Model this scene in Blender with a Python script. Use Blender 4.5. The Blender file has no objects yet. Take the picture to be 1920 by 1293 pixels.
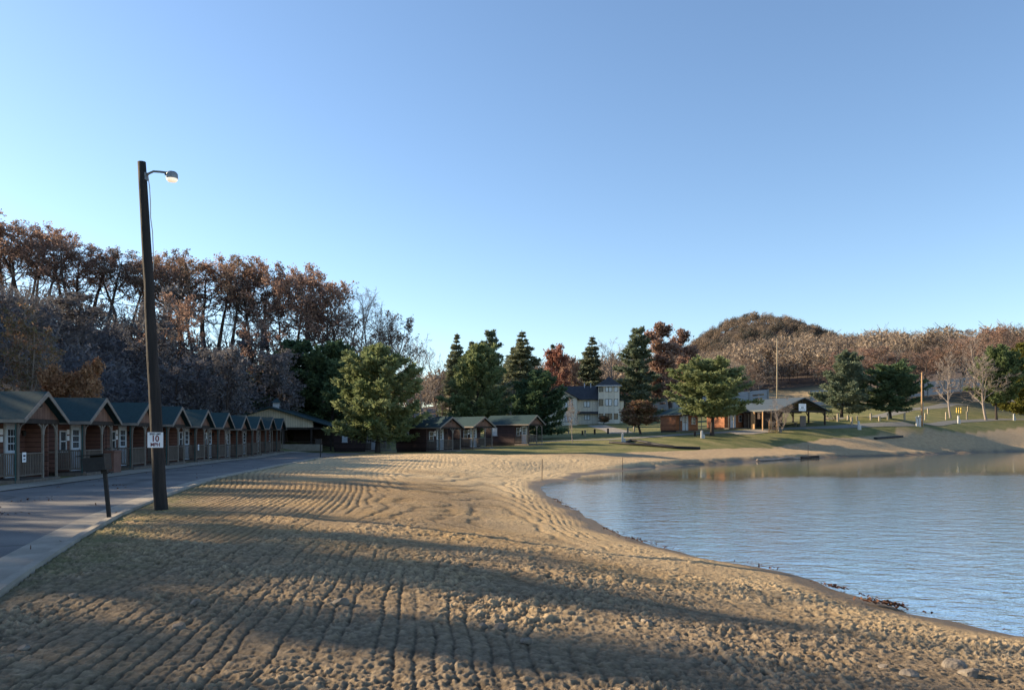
import bpy, math, random
import numpy as np
from mathutils import Vector, Matrix

R = math.radians
rng = np.random.default_rng(7)
random.seed(7)
scene = bpy.context.scene
COL = scene.collection
F = 1450.0; CX = 960.0; HY = 816.0; CAMZ = 1.75
WZ = -0.8                                             # pond level

def at(px, py, d):
    return Vector(((px - CX) / F * d, d, CAMZ + (HY - py) / F * d))

# ------------------------------------------------------------------ noise
def _hash(ix, iy, s):
    h = (ix.astype(np.int64) * 374761393 + iy.astype(np.int64) * 668265263 + s * 974634541) & 0x7fffffff
    h = (h ^ (h >> 13)) * 1274126177 & 0x7fffffff
    h = h ^ (h >> 16)
    return (h & 0xffff) / 65535.0
def vnoise(x, y, s=0):
    x0 = np.floor(x); y0 = np.floor(y)
    fx = x - x0; fy = y - y0
    fx = fx * fx * (3 - 2 * fx); fy = fy * fy * (3 - 2 * fy)
    a = _hash(x0, y0, s); b = _hash(x0 + 1, y0, s); c = _hash(x0, y0 + 1, s); d = _hash(x0 + 1, y0 + 1, s)
    return (a + (b - a) * fx) * (1 - fy) + (c + (d - c) * fx) * fy
def fbm(x, y, s=0, o=4):
    t = 0; a = 0.5; f = 1.0
    for i in range(o):
        t = t + a * (vnoise(x * f + 13.7 * i, y * f - 7.1 * i, s + i) - 0.5) * 2
        a *= 0.5; f *= 2.03
    return t
def clods(x, y, s, dens=.6):
    x0 = np.floor(x); y0 = np.floor(y); h = np.zeros(x.shape)
    for i in (-1, 0, 1):
        for j in (-1, 0, 1):
            cx = x0 + i; cy = y0 + j
            px = cx + _hash(cx, cy, s); py = cy + _hash(cx, cy, s + 1); r = .25 + .45 * _hash(cx, cy, s + 2)
            on = _hash(cx, cy, s + 3) < dens
            d2 = ((x - px) ** 2 + (y - py) ** 2) / (r * r)
            h = np.maximum(h, np.where(on & (d2 < 1), np.sqrt(np.maximum(1 - d2, 0)) * r, 0))
    return h
def sstep(a, b, x):
    t = np.clip((x - a) / (b - a), 0, 1)
    return t * t * (3 - 2 * t)

# ------------------------------------------------------------------ terrain
KERB = np.array([(-3.0, 1.0), (-4.6, 5.5), (-6.16, 9.6), (-7.5, 13.4), (-8.37, 16.0), (-9.69, 21.0), (-10.8, 25.6),
                 (-11.8, 30.6), (-12.7, 39.6), (-13.7, 50), (-14.6, 62), (-14.4, 72), (-13.0, 79)])
def wpt(px, py):                                      # on the water plane
    d = (CAMZ - WZ) * F / (py - HY)
    return ((px - CX) / F * d, d)
SHORE = [(30, 2.0), (14, 6.0), (8.6, 8.6)] + [wpt(*p) for p in
         [(1900, 1195), (1760, 1165), (1690, 1150), (1600, 1118), (1500, 1088), (1390, 1066), (1280, 1045), (1190, 1020), (1130, 996), (1095, 975),
          (1070, 958), (1035, 938), (1010, 922), (1006, 908), (1030, 903), (1065, 900), (1085, 890), (1140, 884), (1200, 879), (1290, 872),
          (1370, 868), (1450, 863), (1540, 858), (1620, 855), (1700, 853), (1810, 849), (1920, 846)]] + [(120, 135), (170, 110), (170, 40), (90, 4)]
SHORE = np.array(SHORE)

def inside(poly, x, y):
    r = np.zeros(x.shape, bool)
    n = len(poly)
    for i in range(n):
        x1, y1 = poly[i]; x2, y2 = poly[(i + 1) % n]
        c = ((y1 > y) != (y2 > y)) & (x < (x2 - x1) * (y - y1) / (y2 - y1 + 1e-12) + x1)
        r ^= c
    return r
def linedist(poly, x, y, closed=True):
    d = np.full(x.shape, 1e18)
    n = len(poly)
    for i in range(n if closed else n - 1):
        a = poly[i]; b = poly[(i + 1) % n]
        dx, dy = b - a
        t = np.clip(((x - a[0]) * dx + (y - a[1]) * dy) / (dx * dx + dy * dy + 1e-12), 0, 1)
        d = np.minimum(d, (x - a[0] - t * dx) ** 2 + (y - a[1] - t * dy) ** 2)
    return np.sqrt(d)
def sdist(poly, x, y):                                # negative inside
    d = linedist(poly, x, y)
    return np.where(inside(poly, x, y), -d, d)

CTRL = [(x, y, 0.0) for x, y in KERB]
CTRL += [tuple(p) + (WZ,) for p in SHORE[2:-4]]
CTRL += [(-16, 24, 0), (-18, 35, 0), (-20, 55, 0), (-23, 80, 0), (-10, 3, 0), (-14, 10, 0), (-25, 30, .1), (-27, 60, .15), (-22, 10, .1),
         (0, 3, -.05), (-5, 6, 0), (5, 4, -.35), (0, 8, -.15), (3, 9.5, -.48), (-3, 12, -.05), (0.5, 14, -.33), (-4, 20, -.05), (-1, 24, -.35), (-6, 32, 0.0), (-2, 36, -.3),
         (-4.9, 55, .36), (-8, 54, .25), (-10, 45, .1), (1.0, 52, -.1), (-2, 63, .12), (-6, 62, .25), (30, -15, -.6), (0, -20, 0), (-20, -20, .3)]
for px, py, d in [(708, 847, 76), (790, 847, 77), (900, 840, 85), (1000, 833, 91), (1100, 850, 75), (1167, 831, 90), (1300, 843, 85), (1500, 850, 95), (1500, 838, 98),
                  (1500, 820, 103), (1335, 817, 100), (1450, 805, 110), (1600, 800, 114), (1668, 801, 115), (1728, 797, 118), (1900, 832, 128), (1900, 815, 138), (1900, 787, 165), (1790, 794, 138),
                  (1750, 840, 111), (1900, 766, 195), (1740, 771, 165), (1600, 780, 150), (1130, 793, 175), (1040, 800, 165), (1250, 792, 170), (1120, 815, 120), (1200, 812, 120),
                  (900, 806, 140), (750, 806, 140), (1520, 748, 300), (1850, 738, 205), (1700, 748, 200), (1440, 748, 290), (1000, 775, 250), (1250, 772, 250),
                  (560, 845, 98), (650, 845, 98), (800, 800, 180), (1400, 800, 140), (1500, 795, 140), (1600, 712, 330), (1800, 690, 330), (1400, 700, 430), (1100, 730, 330), (800, 765, 300)]:
    p = at(px, py, d); CTRL.append((p.x, p.y, p.z))
for px, py, d in [(200, 622, 135), (390, 668, 138), (490, 702, 140), (560, 722, 142), (650, 768, 146), (0, 585, 125), (-150, 560, 118)]:
    p = at(px, py, d); CTRL.append((p.x, p.y, p.z))
CTRL += [(-34, 42, 1.2), (-33, 75, 1.2), (-33, 95, 1.5), (-50, 60, 6), (-48, 90, 6), (-70, 60, 13), (-60, 30, 7), (-45, 15, 2.5), (-110, 60, 22), (-110, 0, 16), (-50, -10, 3),
         (-65, 175, 9), (-95, 180, 14), (-40, 180, 6), (-20, 115, 1.5), (-30, 125, 4), (-200, 100, 26), (-200, 300, 20), (-60, 300, 8), (0, 500, 14), (250, 500, 34),
         (450, 300, 30), (400, 100, 14), (300, 30, 4), (300, -100, 0), (0, -200, 0), (-300, -100, 15), (700, 900, 45), (0, 1000, 25), (-600, 800, 30), (-700, 100, 25), (900, 100, 15)]
CTRL = np.array(CTRL)
def _tps(P):
    n = len(P); d = np.hypot(P[:, None, 0] - P[None, :, 0], P[:, None, 1] - P[None, :, 1])
    K = np.where(d > 0, d * d * np.log(d + 1e-9), 0) + np.eye(n) * 12.0 * (1 + 0 * d)
    A = np.zeros((n + 3, n + 3)); A[:n, :n] = K
    A[:n, n] = 1; A[:n, n + 1:] = P[:, :2]; A[n:, :n] = A[:n, n:].T
    return np.linalg.solve(A, np.concatenate([P[:, 2], np.zeros(3)]))
TW = _tps(CTRL)
def ground_base(x, y):
    x = np.asarray(x, float); y = np.asarray(y, float)
    sh = x.shape; xf = x.ravel(); yf = y.ravel()
    z = np.empty_like(xf); n = len(CTRL)
    for i in range(0, len(xf), 60000):
        xx = xf[i:i + 60000]; yy = yf[i:i + 60000]
        d2 = (xx[:, None] - CTRL[None, :, 0]) ** 2 + (yy[:, None] - CTRL[None, :, 1]) ** 2
        z[i:i + 60000] = (0.5 * d2 * np.log(d2 + 1e-9)) @ TW[:n] + TW[n] + TW[n + 1] * xx + TW[n + 2] * yy
    z = z.reshape(sh)
    z = z + 66 * np.exp(-((x - 200) ** 2 / (2 * 60 ** 2) + (y - 650) ** 2 / (2 * 90 ** 2)))
    s = sdist(SHORE, x, y) + .34 * fbm(x * .55, y * .55, 41, 3) * sstep(7.5, 9.5, y) * (1 + sstep(40, 70, y))
    out = WZ + np.minimum(0.05 + 0.07 * s, 0.6) + 0.28 * sstep(0.1, 1.2, s) * sstep(52, 62, y) + 0.03 * sstep(0, .4, s)
    zo = np.where(s < 12, np.maximum(z, out), z)
    k = sstep(0, 5, s)
    zo = np.where(s < 5, out * (1 - k) + zo * k, zo)
    zi = WZ + 0.05 - np.minimum(1.3, 0.20 * (-s))
    return np.where(s < 0, zi, zo)
def gz(x, y):
    return float(ground_base(np.array([x]), np.array([y]))[0])
_DS = np.concatenate([np.arange(4, 60, .25), np.arange(60, 420, .7)])
def hit(px, py):                                      # where a line of sight meets the terrain
    X = (px - CX) / F * _DS; Z = CAMZ + (HY - py) / F * _DS
    g = ground_base(X, _DS)
    k = np.nonzero(g >= Z)[0]
    i = int(k[0]) if len(k) else len(_DS) - 1
    return Vector((X[i], _DS[i], g[i]))

# ------------------------------------------------------------------ object helpers
def tag(o, label=None, cat=None, group=None, kind=None):
    if label: o['label'] = label
    if cat: o['category'] = cat
    if group: o['group'] = group
    if kind: o['kind'] = kind
    return o
def thing(name, label, cat, loc=(0, 0, 0), rz=0.0, group=None):
    o = bpy.data.objects.new(name, None); COL.objects.link(o)
    o.empty_display_size = .3
    o.location = loc; o.rotation_euler = (0, 0, rz)
    return tag(o, label, cat, group)
def mesh_from(name, V, Fs, mat, smooth=False):
    me = bpy.data.meshes.new(name)
    me.from_pydata([tuple(v) for v in V], [], Fs)
    if mat is not None: me.materials.append(mat)
    if smooth: me.polygons.foreach_set('use_smooth', [True] * len(me.polygons))
    me.update()
    return me
def np_mesh(name, V, Q, mat, smooth=False, tint=None, nside=4):
    """fast mesh from an (n,3) array and an (m,nside) face array"""
    me = bpy.data.meshes.new(name)
    V = np.ascontiguousarray(V, np.float32); Q = np.ascontiguousarray(Q, np.int32)
    me.vertices.add(len(V)); me.vertices.foreach_set('co', V.ravel())
    me.loops.add(Q.size); me.loops.foreach_set('vertex_index', Q.ravel())
    me.polygons.add(len(Q)); me.polygons.foreach_set('loop_start', np.arange(0, Q.size, nside, dtype=np.int32))
    if smooth: me.polygons.foreach_set('use_smooth', np.ones(len(Q), bool))
    if mat is not None: me.materials.append(mat)
    me.update(calc_edges=True)
    if tint is not None:
        a = me.attributes.new('tint', 'FLOAT', 'POINT'); a.data.foreach_set('value', np.ascontiguousarray(tint, np.float32))
    return me
def link(name, me, parent=None):
    o = bpy.data.objects.new(name, me); COL.objects.link(o)
    if parent is not None: o.parent = parent
    return o
class MB:
    def __init__(s): s.v = []; s.f = []
    def add(s, V, Fs):
        n = len(s.v); s.v += [tuple(v) for v in V]; s.f += [tuple(i + n for i in f) for f in Fs]; return s
    def box(s, x0, x1, y0, y1, z0, z1, M=None):
        V = [Vector(p) for p in [(x0, y0, z0), (x1, y0, z0), (x1, y1, z0), (x0, y1, z0), (x0, y0, z1), (x1, y0, z1), (x1, y1, z1), (x0, y1, z1)]]
        if M is not None: V = [M @ v for v in V]
        return s.add(V, [(0, 3, 2, 1), (4, 5, 6, 7), (0, 1, 5, 4), (1, 2, 6, 5), (2, 3, 7, 6), (3, 0, 4, 7)])
    def bar(s, a, b, w, h=None):                      # square bar between two points
        a = Vector(a); b = Vector(b); h = h or w
        d = (b - a).normalized(); up = Vector((0, 0, 1)) if abs(d.z) < .95 else Vector((1, 0, 0))
        u = d.cross(up).normalized() * w / 2; w2 = d.cross(u).normalized() * h / 2
        V = [a + u + w2, a - u + w2, a - u - w2, a + u - w2, b + u + w2, b - u + w2, b - u - w2, b + u - w2]
        return s.add(V, [(0, 1, 2, 3), (7, 6, 5, 4), (0, 4, 5, 1), (1, 5, 6, 2), (2, 6, 7, 3), (3, 7, 4, 0)])
    def prism(s, poly, axis, a0, a1):                 # polygon (2-D) extruded along an axis
        def P(u, v, w): return {'x': (w, u, v), 'y': (u, w, v), 'z': (u, v, w)}[axis]
        n = len(poly); V = [P(u, v, a0) for u, v in poly] + [P(u, v, a1) for u, v in poly]
        return s.add(V, [tuple(range(n))[::-1], tuple(range(n, 2 * n))] + [(i, (i + 1) % n, n + (i + 1) % n, n + i) for i in range(n)])
    def tube(s, pts, rad, n=8, cap=True):
        pts = [Vector(p) for p in pts]
        if not hasattr(rad, '__len__'): rad = [rad] * len(pts)
        V = []; Fs = []
        for i, p in enumerate(pts):
            d = (pts[min(i + 1, len(pts) - 1)] - pts[max(i - 1, 0)]).normalized()
            up = Vector((0, 0, 1)) if abs(d.z) < .9 else Vector((1, 0, 0))
            u = d.cross(up).normalized(); w = d.cross(u)
            for k in range(n):
                t = 2 * math.pi * k / n
                V.append(p + (u * math.cos(t) + w * math.sin(t)) * rad[i])
        for i in range(len(pts) - 1):
            for k in range(n):
                Fs.append((i * n + k, i * n + (k + 1) % n, (i + 1) * n + (k + 1) % n, (i + 1) * n + k))
        if cap:
            Fs.append(tuple(range(n))[::-1]); Fs.append(tuple(range((len(pts) - 1) * n, len(pts) * n)))
        return s.add(V, Fs)
    def build(s, name, mat, parent=None, smooth=False, bevel=0):
        o = link(name, mesh_from(name, s.v, s.f, mat, smooth), parent)
        if bevel:
            m = o.modifiers.new('bevel', 'BEVEL'); m.width = bevel; m.segments = 2; m.limit_method = 'ANGLE'
        return o
def kids(o): return [c for c in bpy.data.objects if c.parent == o]
def copy_tree(o, parent=None, _ch=None):
    if _ch is None:
        _ch = {}
        for c in bpy.data.objects:
            if c.parent: _ch.setdefault(c.parent.name, []).append(c)
    c = o.copy(); COL.objects.link(c); c.parent = parent
    for ch in _ch.get(o.name, []): copy_tree(ch, c, _ch)
    return c

# ------------------------------------------------------------------ materials
def newmat(name):
    m = bpy.data.materials.new(name); m.use_nodes = True
    nt = m.node_tree; b = nt.nodes['Principled BSDF']
    return m, nt, b
def N(nt, t, **k):
    n = nt.nodes.new(t)
    for a, v in k.items():
        if a in n.inputs.keys(): n.inputs[a].default_value = v
        else: setattr(n, a, v)
    return n
def ramp(nt, fac, stops):
    r = nt.nodes.new('ShaderNodeValToRGB')
    e = r.color_ramp.elements
    while len(e) < len(stops): e.new(.5)
    for q, (p, c) in zip(e, stops): q.position = p; q.color = tuple(c) + (1,) if len(c) == 3 else c
    nt.links.new(fac, r.inputs[0]); return r
def mat_noise(name, c1, c2, scale=4, rough=.8, bump=.0, bscale=None, stretch=(1, 1, 1), metal=0, spec=.3, detail=5):
    m, nt, b = newmat(name)
    tc = N(nt, 'ShaderNodeTexCoord'); mp = N(nt, 'ShaderNodeMapping'); mp.inputs['Scale'].default_value = stretch
    nt.links.new(tc.outputs['Object'], mp.inputs[0])
    n = N(nt, 'ShaderNodeTexNoise', Scale=scale, Detail=detail, Roughness=.65); nt.links.new(mp.outputs[0], n.inputs['Vector'])
    r = ramp(nt, n.outputs['Fac'], [(.3, c1), (.7, c2)])
    nt.links.new(r.outputs[0], b.inputs['Base Color'])
    b.inputs['Roughness'].default_value = rough; b.inputs['Metallic'].default_value = metal
    b.inputs['Specular IOR Level'].default_value = spec
    if bump:
        n2 = N(nt, 'ShaderNodeTexNoise', Scale=bscale or scale * 4, Detail=4); nt.links.new(mp.outputs[0], n2.inputs['Vector'])
        bp = N(nt, 'ShaderNodeBump', Strength=bump, Distance=.03); nt.links.new(n2.outputs['Fac'], bp.inputs['Height'])
        nt.links.new(bp.outputs[0], b.inputs['Normal'])
    return m
def mat_boards(name, c1, c2, pitch, axis=2, rough=.75, gap=.12, offset=0):
    """boards or battens running along one object axis, dark joints"""
    m, nt, b = newmat(name)
    tc = N(nt, 'ShaderNodeTexCoord'); sx = N(nt, 'ShaderNodeSeparateXYZ'); nt.links.new(tc.outputs['Object'], sx.inputs[0])
    if axis == 'xy':
        ad = N(nt, 'ShaderNodeMath', operation='ADD'); nt.links.new(sx.outputs[0], ad.inputs[0]); nt.links.new(sx.outputs[1], ad.inputs[1]); src = ad.outputs[0]
    else: src = sx.outputs[axis]
    mu = N(nt, 'ShaderNodeMath', operation='MULTIPLY'); nt.links.new(src, mu.inputs[0]); mu.inputs[1].default_value = 1 / pitch
    fr = N(nt, 'ShaderNodeMath', operation='FRACT'); nt.links.new(mu.outputs[0], fr.inputs[0])
    fl = N(nt, 'ShaderNodeMath', operation='FLOOR'); nt.links.new(mu.outputs[0], fl.inputs[0])
    wn = N(nt, 'ShaderNodeTexWhiteNoise', noise_dimensions='1D'); nt.links.new(fl.outputs[0], wn.inputs['W'])
    no = N(nt, 'ShaderNodeTexNoise', Scale=3.0, Detail=6); nt.links.new(tc.outputs['Object'], no.inputs['Vector'])
    mx = N(nt, 'ShaderNodeMath', operation='MULTIPLY_ADD'); nt.links.new(wn.outputs[0], mx.inputs[0]); mx.inputs[1].default_value = .45
    nt.links.new(no.outputs['Fac'], mx.inputs[2])
    r = ramp(nt, mx.outputs[0], [(.35, c1), (.9, c2)])
    lt = N(nt, 'ShaderNodeMath', operation='LESS_THAN'); nt.links.new(fr.outputs[0], lt.inputs[0]); lt.inputs[1].default_value = gap
    mc = N(nt, 'ShaderNodeMix', data_type='RGBA'); nt.links.new(lt.outputs[0], mc.inputs[0]); nt.links.new(r.outputs[0], mc.inputs[6])
    mc.inputs[7].default_value = (c1[0] * .35, c1[1] * .35, c1[2] * .35, 1)
    nt.links.new(mc.outputs[2], b.inputs['Base Color']); b.inputs['Roughness'].default_value = rough
    b.inputs['Specular IOR Level'].default_value = .25
    bp = N(nt, 'ShaderNodeBump', Strength=.6, Distance=.02, invert=True); nt.links.new(lt.outputs[0], bp.inputs['Height']); nt.links.new(bp.outputs[0], b.inputs['Normal'])
    return m
def mat_leaf(name, cols, trans=.35, scale=.5):
    m = bpy.data.materials.new(name); m.use_nodes = True; nt = m.node_tree; nt.nodes.clear()
    out = N(nt, 'ShaderNodeOutputMaterial'); at_ = N(nt, 'ShaderNodeAttribute', attribute_name='tint')
    tc = N(nt, 'ShaderNodeTexCoord'); no = N(nt, 'ShaderNodeTexNoise', Scale=scale, Detail=3); nt.links.new(tc.outputs['Object'], no.inputs['Vector'])
    oi = N(nt, 'ShaderNodeObjectInfo')
    a = N(nt, 'ShaderNodeMath', operation='MULTIPLY_ADD'); nt.links.new(at_.outputs['Fac'], a.inputs[0]); a.inputs[1].default_value = .55; nt.links.new(no.outputs['Fac'], a.inputs[2])
    a2 = N(nt, 'ShaderNodeMath', operation='MULTIPLY_ADD'); nt.links.new(oi.outputs['Random'], a2.inputs[0]); a2.inputs[1].default_value = .30; nt.links.new(a.outputs[0], a2.inputs[2])
    k = len(cols); r = ramp(nt, a2.outputs[0], [(.35 + .7 * i / (k - 1), c) for i, c in enumerate(cols)])
    d = N(nt, 'ShaderNodeBsdfDiffuse'); t = N(nt, 'ShaderNodeBsdfTranslucent'); mx = N(nt, 'ShaderNodeMixShader'); mx.inputs[0].default_value = trans
    nt.links.new(r.outputs[0], d.inputs[0]); nt.links.new(r.outputs[0], t.inputs[0]); nt.links.new(d.outputs[0], mx.inputs[1]); nt.links.new(t.outputs[0], mx.inputs[2])
    nt.links.new(mx.outputs[0], out.inputs[0])
    return m

M = {}
M['log'] = mat_boards('brown log siding', (.080, .041, .033), (.155, .078, .060), .19, 2)
M['gable'] = mat_boards('brown batten gable', (.12, .068, .052), (.19, .11, .082), .2, 1, gap=.06)
M['roofgreen'] = mat_noise('green shingle roof', (.007, .028, .032), (.016, .048, .052), 9, .85, .3, 30)
M['cream'] = mat_noise('weathered pale paint', (.15, .13, .11), (.24, .21, .18), 6, .7, .1)
M['greenpost'] = mat_noise('dark green paint', (.02, .06, .06), (.04, .10, .10), 6, .6)
M['greywood'] = mat_noise('grey weathered wood', (.085, .068, .058), (.17, .14, .115), 7, .85, .2, 30, (1, 1, .15))
M['whitepaint'] = mat_noise('off white paint', (.36, .38, .40), (.52, .54, .56), 5, .5)
M['bluewhite'] = mat_noise('pale blue white door paint', (.40, .46, .53), (.52, .58, .65), 5, .45)
M['glass'] = mat_noise('dark window glass', (.02, .028, .035), (.05, .06, .07), 2, .08, spec=.6)
M['curtain'] = mat_noise('glass over white blinds', (.42, .47, .50), (.62, .66, .68), 3, .2, spec=.6)
M['black'] = mat_noise('black painted steel', (.008, .008, .009), (.02, .02, .02), 9, .55, .1, 40)
M['darkwood'] = mat_noise('dark timber', (.018, .014, .012), (.045, .034, .028), 6, .8, .2, 30, (1, 1, .2))
M['pole'] = mat_noise('creosoted pole wood', (.010, .010, .011), (.032, .028, .027), 10, .85, .6, 40, (1, 1, .06))
M['steel'] = mat_noise('galvanised steel', (.14, .15, .16), (.24, .25, .26), 8, .45, metal=.6)
M['wire'] = mat_noise('pale conduit', (.45, .45, .43), (.6, .6, .58), 5, .5)
M['concrete'] = mat_noise('concrete', (.20, .175, .14), (.33, .295, .24), 1.3, .9, .2, 40)
M['asphalt'] = None
M['brightwood'] = mat_noise('tan sawn wood', (.30, .17, .08), (.48, .30, .15), 6, .75, .1, 30)
M['postwood'] = mat_noise('pale post wood', (.24, .19, .125), (.38, .32, .225), 7, .8, .1, 30, (1, 1, .2))
M['whitebox'] = mat_noise('white service pedestal', (.36, .37, .36), (.48, .48, .46), 6, .5)
M['yellow'] = mat_noise('yellow paint', (.42, .30, .05), (.55, .40, .08), 6, .5)
M['tan'] = mat_boards('tan steel siding', (.46, .39, .28), (.58, .50, .37), .3, 0, gap=.08)
M['barnroof'] = mat_noise('dark green steel roof', (.014, .036, .042), (.026, .058, .066), 3, .5)
M['shadelog'] = mat_boards('log siding darkened for shade', (.030, .018, .017), (.060, .036, .033), .19, 2)  # brown log siding again, with the cabins' shade put into the colour
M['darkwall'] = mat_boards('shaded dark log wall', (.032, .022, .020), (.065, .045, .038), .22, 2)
M['stucco'] = mat_boards('beige grey siding', (.55, .50, .41), (.68, .62, .51), 1.2, 'xy', gap=.03)
M['slate'] = mat_noise('charcoal shingles', (.030, .032, .038), (.055, .058, .066), 2, .85, .2)
M['tintglass'] = mat_noise('dark tinted panes', (.012, .014, .018), (.03, .03, .034), 2, .1, spec=.6)
M['frame'] = mat_noise('dark window frame', (.05, .035, .03), (.08, .06, .05), 4, .6)
M['greyroof'] = mat_noise('grey steel roof', (.045, .06, .066), (.08, .096, .104), 2, .5, stretch=(4, .4, 1))
M['boardwhite'] = mat_noise('whitewashed boards', (.22, .24, .27), (.36, .385, .41), 2, .7, stretch=(.3, 1, 3))
M['plastic'] = mat_noise('black silt tube', (.006, .006, .008), (.014, .014, .016), 8, .6)
M['rock'] = mat_noise('grey brown stone', (.11, .092, .074), (.25, .215, .17), 7, .9, .7, 20)
M['bark'] = mat_noise('grey brown bark', (.040, .030, .027), (.085, .066, .056), 3, .9, .5, 20, (1, 1, .2))
M['palebark'] = mat_noise('pale grey bark', (.17, .14, .12), (.32, .27, .235), 3, .9, .3, 20, (1, 1, .2))
M['pinebark'] = mat_noise('dark pine bark', (.022, .018, .016), (.06, .048, .04), 3, .9, .5, 20, (1, 1, .2))
M['brown'] = mat_noise('brown cabinet paint', (.13, .065, .05), (.19, .10, .075), 4, .6)
M['signwhite'] = mat_noise('white sign enamel', (.70, .71, .73), (.80, .80, .82), 3, .35)
M['signred'] = mat_noise('maroon sign ink', (.13, .008, .02), (.17, .012, .03), 6, .4)
M['signnavy'] = mat_noise('navy sign ink', (.015, .015, .04), (.03, .03, .06), 6, .4)
M['orangewall'] = mat_boards('red brown siding', (.22, .085, .04), (.34, .14, .065), .19, 2)

def vary(m, lo, hi):
    nt = m.node_tree; b = nt.nodes['Principled BSDF']; src = b.inputs['Base Color'].links[0].from_socket
    oi = N(nt, 'ShaderNodeObjectInfo'); r = ramp(nt, oi.outputs['Random'], [(0, lo), (1, hi)])
    q = N(nt, 'ShaderNodeMix', data_type='RGBA', blend_type='MULTIPLY'); q.inputs[0].default_value = 1
    nt.links.new(src, q.inputs[6]); nt.links.new(r.outputs[0], q.inputs[7]); nt.links.new(q.outputs[2], b.inputs['Base Color'])
vary(M['roofgreen'], (.75, .8, .85), (1.1, 1.1, 1.1)); vary(M['log'], (.75, .72, .72), (1.25, 1.2, 1.15)); vary(M['gable'], (.8, .8, .8), (1.2, 1.15, 1.1)); vary(M['shadelog'], (.85, .85, .85), (1.25, 1.2, 1.2))
L_OAK = mat_leaf('rusty oak leaves', [(.11, .085, .080), (.19, .135, .118), (.28, .175, .138), (.38, .26, .20)], .45)
L_BROWN = mat_leaf('brown dry leaves', [(.10, .075, .066), (.17, .125, .10), (.25, .18, .135)], .4)
L_RED = mat_leaf('red maple leaves', [(.15, .065, .052), (.26, .115, .085), (.36, .19, .14)], .4)
L_GOLD = mat_leaf('orange bush leaves', [(.16, .075, .045), (.30, .16, .09), (.42, .26, .16)], .35)
L_PINE = mat_leaf('pine needles', [(.035, .065, .036), (.085, .125, .055), (.15, .195, .085), (.22, .255, .125)], .38, .7)
L_DKPINE = mat_leaf('dark pine needles', [(.030, .062, .042), (.062, .108, .062), (.12, .17, .088)], .25, .7)
L_GREYPINE = mat_leaf('blue green pine needles', [(.05, .08, .058), (.10, .14, .095), (.18, .21, .14)], .3, .7)
L_SPRUCE = mat_leaf('spruce needles', [(.065, .085, .062), (.13, .155, .105), (.22, .24, .155)], .25, .7)
L_YELLOWPINE = mat_leaf('yellow green pine needles', [(.05, .06, .015), (.11, .115, .03), (.20, .18, .05)], .3, .7)
L_SHRUB = mat_leaf('haze tinted brush leaves', [(.085, .090, .108), (.135, .138, .155), (.20, .188, .19)], .3, .3)  # hill haze and shade put into this blue-grey leaf colour
L_OLIVE = mat_leaf('olive autumn leaves', [(.12, .11, .055), (.19, .155, .08), (.27, .16, .11)], .35)
L_TWIG = mat_leaf('grey twigs', [(.10, .08, .07), (.16, .13, .11), (.22, .18, .15)], .1)


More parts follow.
